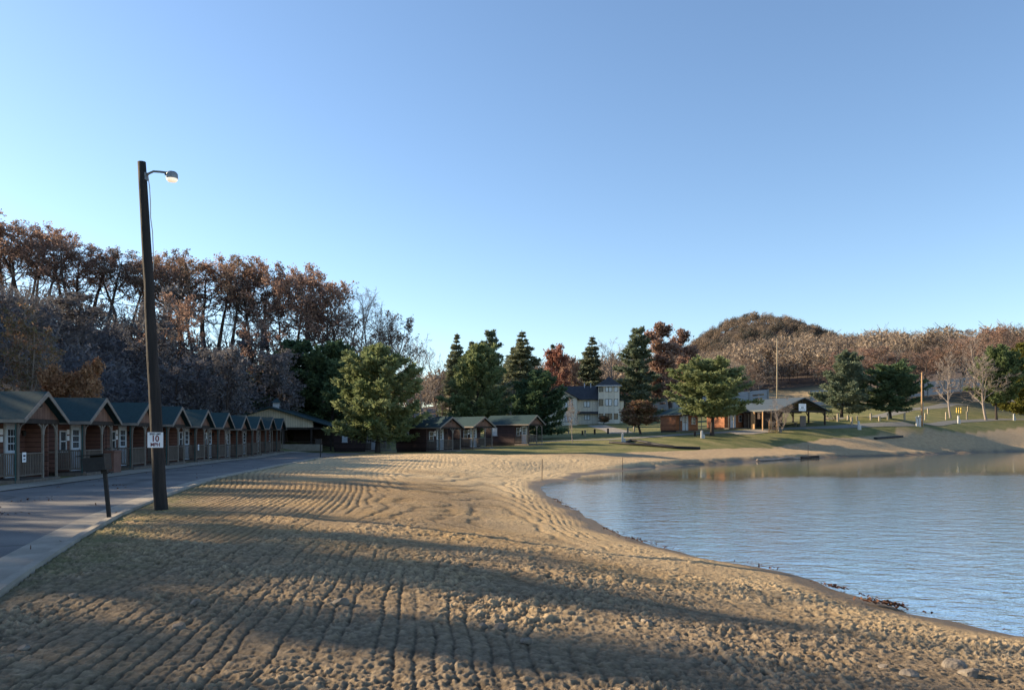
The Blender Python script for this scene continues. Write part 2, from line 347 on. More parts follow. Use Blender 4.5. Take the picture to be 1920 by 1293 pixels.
# ------------------------------------------------------------------ ground sheet
RC = np.array([[q[0], q[1]] for q in KERB])
def cabin_edge(y): return -16.0 - 0.115 * (y - 24)
def kerb_x(y): return np.interp(y, KERB[:, 1], KERB[:, 0])
GREEN_EDGE = [hit(*p) for p in [(700, 851), (830, 850.5), (950, 853), (1100, 851), (1310, 843.5), (1500, 829), (1650, 816), (1760, 806), (1920, 799)]]
SOIL = np.array([(-3.4, -6)] + [tuple(q) for q in KERB[1:-2]] + [(-13.5, 66)] + [(p.x, p.y) for p in GREEN_EDGE] + [(110, 140), (200, 140), (200, -30), (10, -30)])
def ground_sheet():
    ys = [2.2]
    while ys[-1] < 13: ys.append(ys[-1] * 1.0031)
    while ys[-1] < 46: ys.append(ys[-1] * 1.0043)
    while ys[-1] < 110: ys.append(ys[-1] * 1.0075)
    while ys[-1] < 1500: ys.append(ys[-1] * 1.03)
    ys = np.array([-40, -20, -8, -3, 0.2, 1.2] + ys)
    u = np.arange(-.80, .80, .0018)
    u = np.concatenate([-np.array([14, 9, 6, 4.4, 3.4, 2.7, 2.2, 1.9, 1.65, 1.45, 1.3, 1.2, 1.1, 1.0, .92, .86]), u, np.array([.84, .9, 1, 1.1, 1.3, 1.6, 2, 2.6, 3.5, 5, 8, 14])])
    yy = np.maximum(ys, 8.0)                           # width basis so that the sheet also covers the ground behind the photographer
    wid = np.where(ys < 8, np.maximum(ys, 2.2) + (8 - np.clip(ys, 2.2, 8)) * 0.25, ys)
    X = u[None, :] * wid[:, None]; Y = np.repeat(ys[:, None], len(u), 1)
    Z = ground_base(X, Y)
    sh = sdist(SHORE, X, Y) + .34 * fbm(X * .55, Y * .55, 41, 3) * sstep(7.5, 9.5, Y) * (1 + sstep(40, 70, Y))
    sd = sdist(SOIL, X, Y)
    wob = fbm(X * .6, Y * .6, 31, 3)
    soil = sstep(.25, -.35, sd + .5 * wob * np.clip(Y / 40, .25, 2))
    # tractor rows: across-coordinate follows the road on the left and the shore on the right
    k = sstep(7.0, 1.0, np.maximum(sh, 0)) * sstep(4, 9, Y)
    u1 = X + .115 * Y + .22 * fbm(X * .12, Y * .07, 5, 2) + .8 * sstep(34, 60, Y) * np.sin(X * .25 + Y * .12)
    u2 = np.maximum(sh, 0) * .9
    ph = u1 * (1 - k) - u2 * k + .05 * fbm(X * 1.3, Y * 1.3, 6, 2)
    big = fbm(X * .25, Y * .25, 9, 3)
    near = sstep(24, 8, Y)
    rp = .16 + .10 * sstep(20, 40, Y); pw = ph + .012 * fbm(X * 6, Y * 5, 16, 2)
    dl = np.abs(pw / rp - np.round(pw / rp)) * rp
    gw = .017 + .030 * sstep(10, 40, Y)
    lin = sstep(.22, .5, vnoise(np.round(pw / rp) * 3.7 + .3, Y * .35, 19))
    pres = (lin + (1 - lin) * sstep(16, 24, Y)) * sstep(.12, .5, vnoise(X * .35 + 7, Y * .2, 18))
    pres = np.maximum(np.minimum(pres * 1.3, 1), .85 * sstep(28, 42, Y))
    row = .35 - 1.9 * np.exp(-(dl / gw) ** 2) * pres
    row2 = np.sin(ph * 2 * math.pi / 1.36 + 1.0)
    lug = np.sin((Y - .1 * X) * 2 * math.pi / .21 + 2.5 * np.sin(ph * 2 * math.pi / .68))
    wx = X + .05 * fbm(X * 6, Y * 6, 51, 2); wy = Y + .05 * fbm(X * 6, Y * 6, 52, 2)
    cl = np.zeros(X.shape); J = ys < 24
    cl[J] = clods(wx[J] / .10, wy[J] / .11, 61, .04) * .10 * .5 + clods(wx[J] / .065, wy[J] / .07, 71, .13) * .065 * .7 + clods(wx[J] / .036, wy[J] / .04, 81, .30) * .036 * .8
    cl = cl * sstep(24, 14, Y) * (.5 + 1.0 * sstep(.35, .65, vnoise(X * .8, Y * .8, 90)))
    cl2 = fbm(X * 13, Y * 15, 22, 5)
    cl3 = 1 - np.abs(fbm(X * 22, Y * 19, 27, 3)) * 2
    rowamp = (.011 + .008 * sstep(9, 30, Y)) * (.45 + .55 * sstep(-.5, .4, big + .25)) 
    crumb = .48 * cl + .026 * cl2 + .016 * cl3 + .024 * fbm(X * 34, Y * 26, 25, 2)
    crumb = crumb * (.42 + .58 * near) * (.45 + 1.0 * sstep(-.35, .4, fbm(X * .8, Y * .6, 71, 4)))
    h = rowamp * row + .006 * row2 + .009 * lug * (1 - near * .4) + crumb + .022 * fbm(X * .9, Y * .7, 3, 2)
    rough = soil * sstep(-.15, 1.3, sh) * sstep(110, 70, Y)
    far = sstep(60, 72, Y)
    Z = Z + h * rough * (1 - .6 * far) + .03 * soil * sstep(0, 1.2, sh)
    # a drift of soil against the kerb, the bed below the paving
    inroad = (X < kerb_x(Y) + .18) & (X > cabin_edge(Y) - 1.6) & (Y < 92) & (Y > -45)
    Z = np.where(inroad, ground_flat_road(X, Y) - .14, Z)
    wood = sstep(-30, -36, X + .0 * Y) * sstep(8, 16, Y + 30)
    wood = np.maximum(wood, sstep(170, 215, Y))
    pxx = X / np.maximum(Y, 1) * F + CX
    field = sstep(1405, 1440, pxx) * sstep(1580, 1545, pxx) * sstep(235, 250, Y) * sstep(332, 318, Y); soil = np.maximum(soil, field * .85)
    wood = wood * (1 - sstep(1405, 1440, pxx) * sstep(1580, 1545, pxx) * sstep(235, 250, Y) * sstep(332, 318, Y))
    wood = np.maximum(wood, sstep(104, 118, Y) * sstep(-8, -16, X))
    n = X.shape; idx = np.arange(n[0] * n[1]).reshape(n)
    Q = np.stack([idx[:-1, :-1], idx[:-1, 1:], idx[1:, 1:], idx[1:, :-1]], -1).reshape(-1, 4)
    me = np_mesh('ground', np.stack([X, Y, Z], -1).reshape(-1, 3), Q, M['ground'], True)
    def attr(nm, a):
        t = me.attributes.new(nm, 'FLOAT', 'POINT'); t.data.foreach_set('value', np.ascontiguousarray(a.ravel(), np.float32))
    attr('soil', soil)
    sand = sstep(25, 46, Y + 6 * big) * sstep(70, 60, Y)
    attr('sand', np.clip(sand + .45 * sstep(4.5, 1.0, sh) + .25 * big, 0, 1) * soil)
    attr('bank', np.maximum(sstep(58, 70, Y) * soil, field))
    attr('wet', sstep(.9, .05, sh + .35 * wob))
    attr('wood', wood)
    attr('crevice_shade', np.clip(.42 + (crumb - .012) * 16 + rowamp * row * 10, 0, 1) * rough + .5 * (1 - rough)); attr('near', sstep(16, 6, Y + 1.5 * big))
    attr('verge', sstep(1.8, .2, X - kerb_x(Y) + .6 * wob) * sstep(40, 20, Y) * sstep(7, 11, Y))
    o = link('ground', me); tag(o, kind='structure')
    return o
def ground_flat_road(x, y):
    return ground_base(x, y)

def ground_mat():
    m, nt, b = newmat('ground surface')
    L = nt.links
    def A(n): return N(nt, 'ShaderNodeAttribute', attribute_name=n).outputs['Fac']
    g = N(nt, 'ShaderNodeNewGeometry'); pos = g.outputs['Position']
    def noise(s, d=5, r=.6):
        q = N(nt, 'ShaderNodeTexNoise', Scale=s, Detail=d, Roughness=r); L.new(pos, q.inputs['Vector']); return q.outputs['Fac']
    def mix(f, a, c):
        q = N(nt, 'ShaderNodeMix', data_type='RGBA'); L.new(f, q.inputs[0])
        for s, i in ((a, 6), (c, 7)):
            if isinstance(s, tuple): q.inputs[i].default_value = s + (1,)
            else: L.new(s, q.inputs[i])
        return q.outputs[2]
    def math_(op, a, c):
        q = N(nt, 'ShaderNodeMath', operation=op)
        for s, i in ((a, 0), (c, 1)):
            if isinstance(s, (int, float)): q.inputs[i].default_value = s
            else: L.new(s, q.inputs[i])
        return q.outputs[0]
    nf = noise(9, 8, .7); nb = noise(.45, 4); nm = noise(2.2, 5)
    soil = ramp(nt, nf, [(.28, (.22, .160, .095)), (.5, (.40, .295, .175)), (.72, (.55, .42, .26))]).outputs[0]
    soil2 = ramp(nt, nf, [(.28, (.29, .195, .095)), (.72, (.60, .42, .215))]).outputs[0]
    soil = mix(ramp(nt, nb, [(.4, (0, 0, 0)), (.65, (1, 1, 1))]).outputs[0], soil, soil2)
    soil = mix(math_('MULTIPLY', A('near'), .65), soil, ramp(nt, nf, [(.28, (.15, .122, .092)), (.72, (.43, .355, .26))]).outputs[0])
    dark = mix(A('crevice_shade'), (.34, .33, .33), (1.25, 1.24, 1.22))  # hollows darkened, crests lightened: small shadows painted into the soil colour
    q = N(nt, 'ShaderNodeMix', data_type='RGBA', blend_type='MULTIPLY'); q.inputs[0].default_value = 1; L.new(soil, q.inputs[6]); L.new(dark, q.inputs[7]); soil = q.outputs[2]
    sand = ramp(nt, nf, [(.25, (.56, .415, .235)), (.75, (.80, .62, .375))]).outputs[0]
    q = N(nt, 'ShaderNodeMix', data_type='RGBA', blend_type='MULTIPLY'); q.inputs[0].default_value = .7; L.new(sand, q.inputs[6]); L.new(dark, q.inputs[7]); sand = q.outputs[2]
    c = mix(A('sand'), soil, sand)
    bank = ramp(nt, nm, [(.3, (.29, .21, .125)), (.7, (.44, .325, .195))]).outputs[0]
    c = mix(A('bank'), c, bank)
    vg = math_('MULTIPLY', A('verge'), ramp(nt, nm, [(.35, (0, 0, 0)), (.6, (.75, .75, .75))]).outputs[0])
    c = mix(vg, c, (.15, .155, .06))
    grass = ramp(nt, noise(.35, 6, .7), [(.32, (.085, .105, .036)), (.52, (.165, .160, .062)), (.75, (.29, .235, .115))]).outputs[0]
    gf = ramp(nt, noise(6, 4), [(.3, (.75, .75, .75)), (.7, (1.15, 1.15, 1.15))]).outputs[0]
    q = N(nt, 'ShaderNodeMix', data_type='RGBA', blend_type='MULTIPLY'); q.inputs[0].default_value = 1; L.new(grass, q.inputs[6]); L.new(gf, q.inputs[7]); grass = q.outputs[2]
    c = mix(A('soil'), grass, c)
    litter = ramp(nt, noise(.9, 6, .7), [(.3, (.055, .046, .046)), (.7, (.115, .09, .075))]).outputs[0]
    c = mix(A('wood'), c, litter)
    c = mix(math_('MULTIPLY', A('wet'), .75), c, (.055, .042, .03))
    L.new(c, b.inputs['Base Color'])
    b.inputs['Specular IOR Level'].default_value = .15
    rg = N(nt, 'ShaderNodeMapRange'); L.new(A('wet'), rg.inputs[0]); rg.inputs[3].default_value = .95; rg.inputs[4].default_value = .45; L.new(rg.outputs[0], b.inputs['Roughness'])
    hb = math_('ADD', noise(18, 8, .75), math_('MULTIPLY', noise(60, 4, .7), .5))
    bp = N(nt, 'ShaderNodeBump', Strength=.8, Distance=.05); L.new(hb, bp.inputs['Height']); L.new(bp.outputs[0], b.inputs['Normal'])
    return m
M['ground'] = ground_mat()
ground_sheet()

# ------------------------------------------------------------------ road, kerb, pavement
def strip(name, left, right, dz, mat, n=3, kind='structure'):
    """sheet between two polylines, laid on the terrain"""
    V = []; Fs = []
    m = len(left)
    for a, c in zip(left, right):
        for j in range(n + 1):
            t = j / n; x = a[0] + (c[0] - a[0]) * t; y = a[1] + (c[1] - a[1]) * t
            V.append((x, y, 0))
    P = np.array(V); P[:, 2] = ground_base(P[:, 0], P[:, 1]) + dz
    for i in range(m - 1):
        for j in range(n):
            a = i * (n + 1) + j; Fs.append((a, a + 1, a + n + 2, a + n + 1))
    o = link(name, mesh_from(name, P.tolist(), Fs, mat, True)); tag(o, kind=kind)
    return o
def asphalt():
    m, nt, b = newmat('asphalt')
    g = N(nt, 'ShaderNodeNewGeometry'); L = nt.links
    a = N(nt, 'ShaderNodeTexNoise', Scale=.5, Detail=5); L.new(g.outputs['Position'], a.inputs['Vector'])
    c = N(nt, 'ShaderNodeTexNoise', Scale=45, Detail=4); L.new(g.outputs['Position'], c.inputs['Vector'])
    ad = N(nt, 'ShaderNodeMath', operation='MULTIPLY_ADD'); L.new(c.outputs['Fac'], ad.inputs[0]); ad.inputs[1].default_value = .5; L.new(a.outputs['Fac'], ad.inputs[2])
    r = ramp(nt, ad.outputs[0], [(.45, (.045, .044, .044)), (.7, (.085, .082, .08)), (.98, (.155, .145, .132))])
    v = N(nt, 'ShaderNodeTexVoronoi', feature='DISTANCE_TO_EDGE', Scale=.22); L.new(g.outputs['Position'], v.inputs['Vector'])
    cr = ramp(nt, v.outputs['Distance'], [(0, (.25, .25, .25)), (.02, (1, 1, 1))])
    q = N(nt, 'ShaderNodeMix', data_type='RGBA', blend_type='MULTIPLY'); q.inputs[0].default_value = .7; L.new(r.outputs[0], q.inputs[6]); L.new(cr.outputs[0], q.inputs[7])
    L.new(q.outputs[2], b.inputs['Base Color']); b.inputs['Roughness'].default_value = .85
    bp = N(nt, 'ShaderNodeBump', Strength=.4, Distance=.01); L.new(c.outputs['Fac'], bp.inputs['Height']); L.new(bp.outputs[0], b.inputs['Normal'])
    return m
M['asphalt'] = asphalt()
ry = np.concatenate([np.arange(-8, 60, 1.5), np.arange(60, 92, 2)])
def kx(y): return float(kerb_x(y)) if y < 66 else float(np.interp(y, [66, 74, 80, 92], [-14.6, -12.5, -8, -8]))
GUT = .62
strip('road', [(kx(y) - GUT, y) for y in ry], [(cabin_edge(y), y) for y in ry], 0.0, M['asphalt'], 6)
strip('gutter', [(kx(y), y) for y in ry if y < 60], [(kx(y) - GUT, y) for y in ry if y < 60], 0.006, M['concrete'], 2)
strip('pavement', [(cabin_edge(y), y) for y in ry], [(cabin_edge(y) - 1.55, y) for y in ry], 0.02, M['concrete'], 2)
# raised kerb: one swept profile
def kerb():
    V = []; Fs = []; prof = [(-.02, -.1), (-.02, .03), (.04, .085), (.17, .09), (.19, .05), (.19, -.1)]
    yy = np.arange(-6, 58, .8)
    for y in yy:
        x = kx(y); z = gz(x, y)
        for a, h in prof: V.append((x + a, y, z + h))
    n = len(prof)
    for i in range(len(yy) - 1):
        for j in range(n - 1): Fs.append((i * n + j, i * n + j + 1, (i + 1) * n + j + 1, (i + 1) * n + j))
    o = link('kerb', mesh_from('kerb', V, Fs, M['concrete'], False)); tag(o, kind='structure')
kerb()
# lawn tracks and drives in the campground
def ribbon(name, pts, w, mat, dz=.03):
    P = [hit(*p) for p in pts]
    Lf = []; Rt = []
    for i, p in enumerate(P):
        d = (P[min(i + 1, len(P) - 1)] - P[max(i - 1, 0)]); d.z = 0; d.normalize()
        q = Vector((d.y, -d.x, 0)) * w / 2
        Lf.append((p.x + q.x, p.y + q.y)); Rt.append((p.x - q.x, p.y - q.y))
    def sub(a):
        o = []
        for i in range(len(a) - 1):
            for t in np.linspace(0, 1, 9)[:-1]: o.append((a[i][0] + (a[i + 1][0] - a[i][0]) * t, a[i][1] + (a[i + 1][1] - a[i][1]) * t))
        return o + [a[-1]]
    strip(name, sub(Lf), sub(Rt), dz, mat, 3)
M['gravel'] = mat_noise('pale gravel', (.15, .145, .125), (.23, .215, .18), 5, .95, .2, 40)
ribbon('campground_road', [(985, 829), (1060, 826), (1140, 824), (1240, 818), (1330, 812), (1420, 806), (1560, 801), (1700, 795), (1800, 790), (1960, 784)], 2.0, M['gravel'])
ribbon('upper_road', [(1560, 786), (1660, 778), (1700, 768), (1780, 757), (1860, 752), (1960, 747)], 3.2, M['gravel'])
ribbon('house_path', [(1165, 812), (1150, 806), (1118, 797)], 4.0, M['concrete'])
ribbon('cabin_path', [(1372, 813), (1400, 812), (1440, 808)], 2.4, M['concrete'], .05)

# ------------------------------------------------------------------ pond
def water_mat():
    m, nt, b = newmat('pond water'); L = nt.links
    g = N(nt, 'ShaderNodeNewGeometry'); mp = N(nt, 'ShaderNodeMapping'); mp.inputs['Scale'].default_value = (.8, 1.25, 1); mp.inputs['Rotation'].default_value = (0, 0, R(12)); L.new(g.outputs['Position'], mp.inputs[0])
    a = N(nt, 'ShaderNodeTexNoise', Scale=1.6, Detail=5, Roughness=.6, Distortion=.4); L.new(mp.outputs[0], a.inputs['Vector'])
    c = N(nt, 'ShaderNodeTexNoise', Scale=5.5, Detail=3); L.new(mp.outputs[0], c.inputs['Vector'])
    ad = N(nt, 'ShaderNodeMath', operation='MULTIPLY_ADD'); L.new(c.outputs['Fac'], ad.inputs[0]); ad.inputs[1].default_value = .3; L.new(a.outputs['Fac'], ad.inputs[2])
    # calm water in the lee of the far bank
    s = N(nt, 'ShaderNodeSeparateXYZ'); L.new(g.outputs['Position'], s.inputs[0])
    xs = N(nt, 'ShaderNodeMath', operation='MULTIPLY_ADD'); L.new(s.outputs[0], xs.inputs[0]); xs.inputs[1].default_value = -.33; L.new(s.outputs[1], xs.inputs[2])
    wv = N(nt, 'ShaderNodeTexNoise', Scale=.25, Detail=4); L.new(g.outputs['Position'], wv.inputs['Vector'])
    xw = N(nt, 'ShaderNodeMath', operation='MULTIPLY_ADD'); L.new(wv.outputs['Fac'], xw.inputs[0]); xw.inputs[1].default_value = 9; L.new(xs.outputs[0], xw.inputs[2])
    mr = N(nt, 'ShaderNodeMapRange'); L.new(xw.outputs[0], mr.inputs[0])
    mr.inputs[1].default_value = 42; mr.inputs[2].default_value = 49; mr.inputs[3].default_value = 1.0; mr.inputs[4].default_value = .05
    bp = N(nt, 'ShaderNodeBump', Distance=.042); L.new(ad.outputs[0], bp.inputs['Height']); L.new(mr.outputs[0], bp.inputs['Strength'])
    L.new(bp.outputs[0], b.inputs['Normal'])
    b.inputs['Base Color'].default_value = (.21, .205, .175, 1); b.inputs['Roughness'].default_value = .3; b.inputs['Specular IOR Level'].default_value = 0
    gl = N(nt, 'ShaderNodeBsdfGlossy', Roughness=.08); gl.inputs['Color'].default_value = (.99, .975, .94, 1); L.new(bp.outputs[0], gl.inputs['Normal'])
    lw = N(nt, 'ShaderNodeFresnel', IOR=1.9); L.new(bp.outputs[0], lw.inputs['Normal'])
    fm = N(nt, 'ShaderNodeMapRange'); L.new(lw.outputs[0], fm.inputs[0]); fm.inputs[1].default_value = .08; fm.inputs[2].default_value = .55; fm.inputs[3].default_value = .62; fm.inputs[4].default_value = .97
    mxs = N(nt, 'ShaderNodeMixShader'); L.new(fm.outputs[0], mxs.inputs[0]); L.new(b.outputs[0], mxs.inputs[1]); L.new(gl.outputs[0], mxs.inputs[2])
    L.new(mxs.outputs[0], nt.nodes['Material Output'].inputs[0])
    return m
P = [tuple(p) for p in SHORE]
c = SHORE.mean(0)
mb = MB()
big = []
for i in range(len(SHORE)):
    a = SHORE[i - 1]; d = SHORE[(i + 1) % len(SHORE)]
    t = d - a; nrm = np.array([-t[1], t[0]]) / (np.hypot(*t) + 1e-9)
    if not inside(SHORE, np.array([SHORE[i][0] - nrm[0] * .05]), np.array([SHORE[i][1] - nrm[1] * .05]))[0]: nrm = -nrm
    big.append((SHORE[i][0] + nrm[0] * 1.1, SHORE[i][1] + nrm[1] * 1.1, WZ))
mb.add(big, [tuple(range(len(big)))])
w = mb.build('pond', water_mat()); tag(w, kind='structure')

# ------------------------------------------------------------------ trees
class TB:
    """collects tubes and leaf cards in numpy lists"""
    def __init__(s): s.tv = []; s.tf = []; s.n = 0; s.lv = []; s.lt = []
    def tube(s, P, r, n):
        P = np.asarray(P, float); r = np.asarray(r, float); k = len(P)
        d = np.gradient(P, axis=0); d /= np.linalg.norm(d, axis=1)[:, None] + 1e-9
        ref = np.where(np.abs(d[:, 2:3]) < .9, np.array([[0, 0, 1.]]), np.array([[1., 0, 0]]))
        u = np.cross(d, ref); u /= np.linalg.norm(u, axis=1)[:, None] + 1e-9; w = np.cross(d, u)
        t = np.arange(n) * 2 * np.pi / n
        V = P[:, None, :] + (u[:, None, :] * np.cos(t)[None, :, None] + w[:, None, :] * np.sin(t)[None, :, None]) * r[:, None, None]
        s.tv.append(V.reshape(-1, 3))
        i = np.arange(k - 1)[:, None] * n; j = np.arange(n)[None, :]; j2 = (j + 1) % n
        s.tf.append((np.stack([i + j, i + j2, i + n + j2, i + n + j], -1).reshape(-1, 4)) + s.n); s.n += k * n
    def cards(s, C, D, U, ln, wd, tint):
        """quads centred at C along D with width direction U"""
        a = C - D * ln[:, None] / 2; b = C + D * ln[:, None] / 2; h = U * wd[:, None] / 2
        q = np.stack([a - h * .35, a + h * .35, b + h, b - h], 1)
        s.lv.append(q.reshape(-1, 3)); s.lt.append(np.repeat(tint, 4))
    def trunk_mesh(s, name, mat): return np_mesh(name, np.concatenate(s.tv), np.concatenate(s.tf), mat, True)
    def crown_mesh(s, name, mat):
        V = np.concatenate(s.lv); return np_mesh(name, V, np.arange(len(V)).reshape(-1, 4), mat, False, np.concatenate(s.lt))
def unit(v): return v / (np.linalg.norm(v, axis=-1, keepdims=True) + 1e-9)
def wander(g, p, d, L, k, bend, up=0.0):
    pts = [np.array(p, float)]; d = np.array(d, float)
    for i in range(k):
        d = d + g.normal(0, bend, 3) + np.array([0, 0, up]); d /= np.linalg.norm(d)
        pts.append(pts[-1] + d * L / k)
    return np.array(pts), d
def decid(seed, H=16., bole=.42, spread=.30, limbs=13, leaves=11, lsize=.30, multi=1, upright=.55, twigs=5, trunkr=.019, twigr=.016):
    g = np.random.default_rng(seed); T = TB(); tw = TB()
    for st in range(multi):
        lean = g.normal(0, .05 if multi == 1 else .28, 2)
        tp, _ = wander(g, (g.normal(0, .08) * (multi > 1), g.normal(0, .08) * (multi > 1), -.35), (lean[0], lean[1], 1), H * .93, 10, .055, .03)
        tr = H * trunkr * (1 - np.linspace(0, 1, 11) ** 1.1 * .93) / multi ** .4; tr[0] *= 1.35
        T.tube(tp, tr, 7)
        nl = max(3, int(limbs / multi ** .6))
        for i in range(nl):
            t = bole + (1 - bole) * (i + g.random() * .8) / nl; t = min(t, .985)
            f = t * 10; k = int(f); p = tp[k] + (tp[min(k + 1, 10)] - tp[k]) * (f - k)
            az = i * 2.4 + g.normal(0, .5); e = upright + g.normal(0, .15) + .3 * (t - bole)
            d = np.array([math.cos(az) * math.cos(e), math.sin(az) * math.cos(e), math.sin(e)])
            Ln = H * spread * (1.1 - .55 * ((t - bole) / (1 - bole)) ** 2.2) * (.7 + .5 * g.random())
            lp, _ = wander(g, p, d, Ln, 5, .17, .05)
            r0 = np.interp(t, np.linspace(0, 1, 11), tr) * .55
            T.tube(lp, np.linspace(r0, r0 * .25, 6), 5)
            for j in range(6):
                q = (.25 + .75 * (j + g.random()) / 6) * 5; k = min(int(q), 4); sp = lp[k] + (lp[k + 1] - lp[k]) * (q - k)
                bd = unit(unit(lp[k + 1] - lp[k]) + g.normal(0, .62, 3) + np.array([0, 0, .18]))
                sl = Ln * (.5 - .04 * j) * (.6 + .6 * g.random())
                bp, _ = wander(g, sp, bd, sl, 3, .2, .03)
                T.tube(bp, np.linspace(r0 * .34, twigr, 4), 4)
                for m in range(twigs):
                    q = (.2 + .8 * (m + g.random()) / twigs) * 3; k = min(int(q), 2); wp = bp[k] + (bp[k + 1] - bp[k]) * (q - k)
                    wd = unit(unit(bp[k + 1] - bp[k]) + g.normal(0, .75, 3))
                    wl = sl * .45 * (.6 + .8 * g.random())
                    tp2, _ = wander(g, wp, wd, wl, 2, .2)
                    tw.tube(tp2, [twigr, twigr * .8, twigr * .5], 3)
                    if leaves:
                        n = g.poisson(leaves)
                        if n:
                            s = g.random(n) * 1.15; C = wp + (tp2[-1] - wp) * s[:, None] + g.normal(0, lsize * .75, (n, 3))
                            D = unit(g.normal(0, 1, (n, 3))); U = unit(np.cross(D, g.normal(0, 1, (n, 3))))
                            T.cards(C, D, U, lsize * (.6 + .8 * g.random(n)), lsize * (.5 + .5 * g.random(n)), g.random(n))
    T.tv += tw.tv; T.tf += [f + T.n for f in tw.tf]; T.n += tw.n
    return T, None
def conifer(seed, H=10., W=8., base=.14, shape='round', whorls=13, per=6, blade=.42, bw=.12, tufts=8, droop=0.0, gap=.0):
    g = np.random.default_rng(seed); T = TB()
    tp, _ = wander(g, (0, 0, -.3), (g.normal(0, .03), g.normal(0, .03), 1), H * .98, 10, .025, .05)
    tr = H * .019 * (1 - np.linspace(0, 1, 11) * .93); tr[0] *= 1.3
    T.tube(tp, tr, 7)
    lop = [(g.random() * 6.28, .25 + .75 * g.random()) for _ in range(4)]
    for i in range(whorls):
        u = (i + g.random() * .6) / whorls; t = base + (1 - base) * u
        f = min(t * 10, 9.99); k = int(f); p0 = tp[k] + (tp[k + 1] - tp[k]) * (f - k)
        if shape == 'round': pr = min(1, (u + .36) / .62) * (1 - u ** 2.6) ** .62 + .05
        elif shape == 'egg': pr = min(1, (u + .5) / .7) * (1 - u ** 1.6) ** .8 + .05
        elif shape == 'cone': pr = (1 - u) ** .72 * .98 + .06
        else: pr = (1 - u) ** 1.0 * .985 + .015
        for b in range(per if u < .85 else per - 2):
            az = b * 2 * math.pi / per + i * 1.1 + g.normal(0, .28)
            lobe = 1.0
            for a, s in lop: lobe += .16 * math.exp(-((math.atan2(math.sin(az - a), math.cos(az - a))) ** 2) / .4) * (1 if abs(u - s) < .25 else -.35)
            Ln = W / 2 * pr * lobe * (.70 + .42 * g.random())
            if g.random() < gap: Ln *= .45
            e = (.12 + .75 * u - droop) + g.normal(0, .12)
            d = np.array([math.cos(az) * math.cos(e), math.sin(az) * math.cos(e), math.sin(e)])
            lp, _ = wander(g, p0, d, Ln, 5, .07, .07 if droop == 0 else .035)
            T.tube(lp, np.linspace(max(.02, .012 * Ln), .008, 6), 4)
            ns = max(2, int(3 + Ln * 1.6))
            for j in range(ns):
                q = (.22 + .80 * (j + g.random()) / ns) * 5; q = min(q, 4.99); k = int(q); sp = lp[k] + (lp[k + 1] - lp[k]) * (q - k)
                dd = unit(lp[k + 1] - lp[k]); side = np.cross(dd, [0, 0, 1.]); sgn = 1 if (j % 2) else -1
                sd = unit(dd * .8 + side * sgn * (.5 + .6 * g.random()) + np.array([0, 0, .12 + .25 * g.random()]))
                sl = (.25 * (1 if shape != 'spruce' else min(1, (1 - u) * 3)) + .30 * Ln) * (1.15 - q / 6.5) * (.6 + .6 * g.random())
                n = int(tufts + sl * 3.0)
                s = (np.arange(n) + g.random(n)) / n
                C0 = sp + sd * (s * sl)[:, None] + g.normal(0, .06, (n, 3))
                for rep in range(5):
                    D = unit(sd + g.normal(0, .75, (n, 3)) + np.array([0, 0, .15]))
                    U = unit(np.cross(D, g.normal(0, 1, (n, 3))))
                    ln = blade * (.65 + .6 * g.random(n)) * (1 if shape != 'spruce' else .35 + .65 * min(1, (1 - u) * 2.5))
                    T.cards(C0 + D * ln[:, None] * .4, D, U, ln, bw * (.7 + .6 * g.random(n)), .25 * g.random(n) + .75 * g.random())
    return T, None
PROTO = {}

def proto(key, name, T, tw, barkmat, leafmat, label, cat, group):
    parts = [('trunk', T.trunk_mesh(name + ' trunk', barkmat))]
    ext = [np.concatenate(T.tv)]
    if T.lv: parts.append(('crown', T.crown_mesh(name + ' crown', leafmat))); ext.append(np.concatenate(T.lv))
    if tw is not None and tw.tv: parts.append(('twigs', tw.trunk_mesh(name + ' twigs', barkmat)))
    E = np.concatenate(ext)
    r = np.hypot(E[:, 0], E[:, 1])
    PROTO[key] = dict(name=name, parts=parts, H=E[:, 2].max(), W=2 * np.percentile(r, 97), label=label, cat=cat, group=group)
def plant(key, X, Y, H=None, W=None, rz=None, label=None, group=None, z=None, tilt=0):
    p = PROTO[key]
    sz = (H or p['H']) / p['H']; sx = (W / p['W']) if W else sz
    o = thing(p['name'], label or p['label'], p['cat'], (X, Y, gz(X, Y) if z is None else z), rng.random() * 6.28 if rz is None else rz, group or p['group'])
    o.scale = (sx, sx, sz); o.rotation_euler.x = tilt
    for nm, me in p['parts']: link(nm, me, o)
    return o
def plant_px(key, px, top, wpx, d, **k):
    """a tree at image column px and depth d whose top reaches image row top"""
    X = (px - CX) / F * d; z = gz(X, d)
    H = CAMZ + (HY - top) / F * d - z
    return plant(key, X, d, H, wpx / F * d, z=z, **k)

HG = 'oaks on the wooded hill behind the cabins'
for i in range(5):
    T, tw = decid(100 + i, 17, .40 + .05 * (i % 3), .30, 15, 4 + 1.5 * (i % 3), .25, upright=.55, twigr=.02)
    proto('oak%d' % i, 'oak_tree', T, tw, M['bark'], L_OAK if i != 3 else L_BROWN, 'tall oak with rusty leaves among the trees on the wooded hill at left', 'tree', HG)
for i in range(2):
    T, tw = decid(130 + i, 13, .22, .30, 15, 8, .26, upright=.6)
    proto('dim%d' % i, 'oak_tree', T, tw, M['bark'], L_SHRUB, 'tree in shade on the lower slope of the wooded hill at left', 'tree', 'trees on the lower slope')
for i in range(3):
    T, tw = decid(140 + i, 15, .28, .33, 15, 0, upright=.6, twigs=9)
    proto('bare%d' % i, 'bare_tree', T, tw, M['palebark'] if i else M['bark'], L_TWIG, 'leafless tree with fine grey branches among the trees on the hill', 'tree', 'leafless trees')
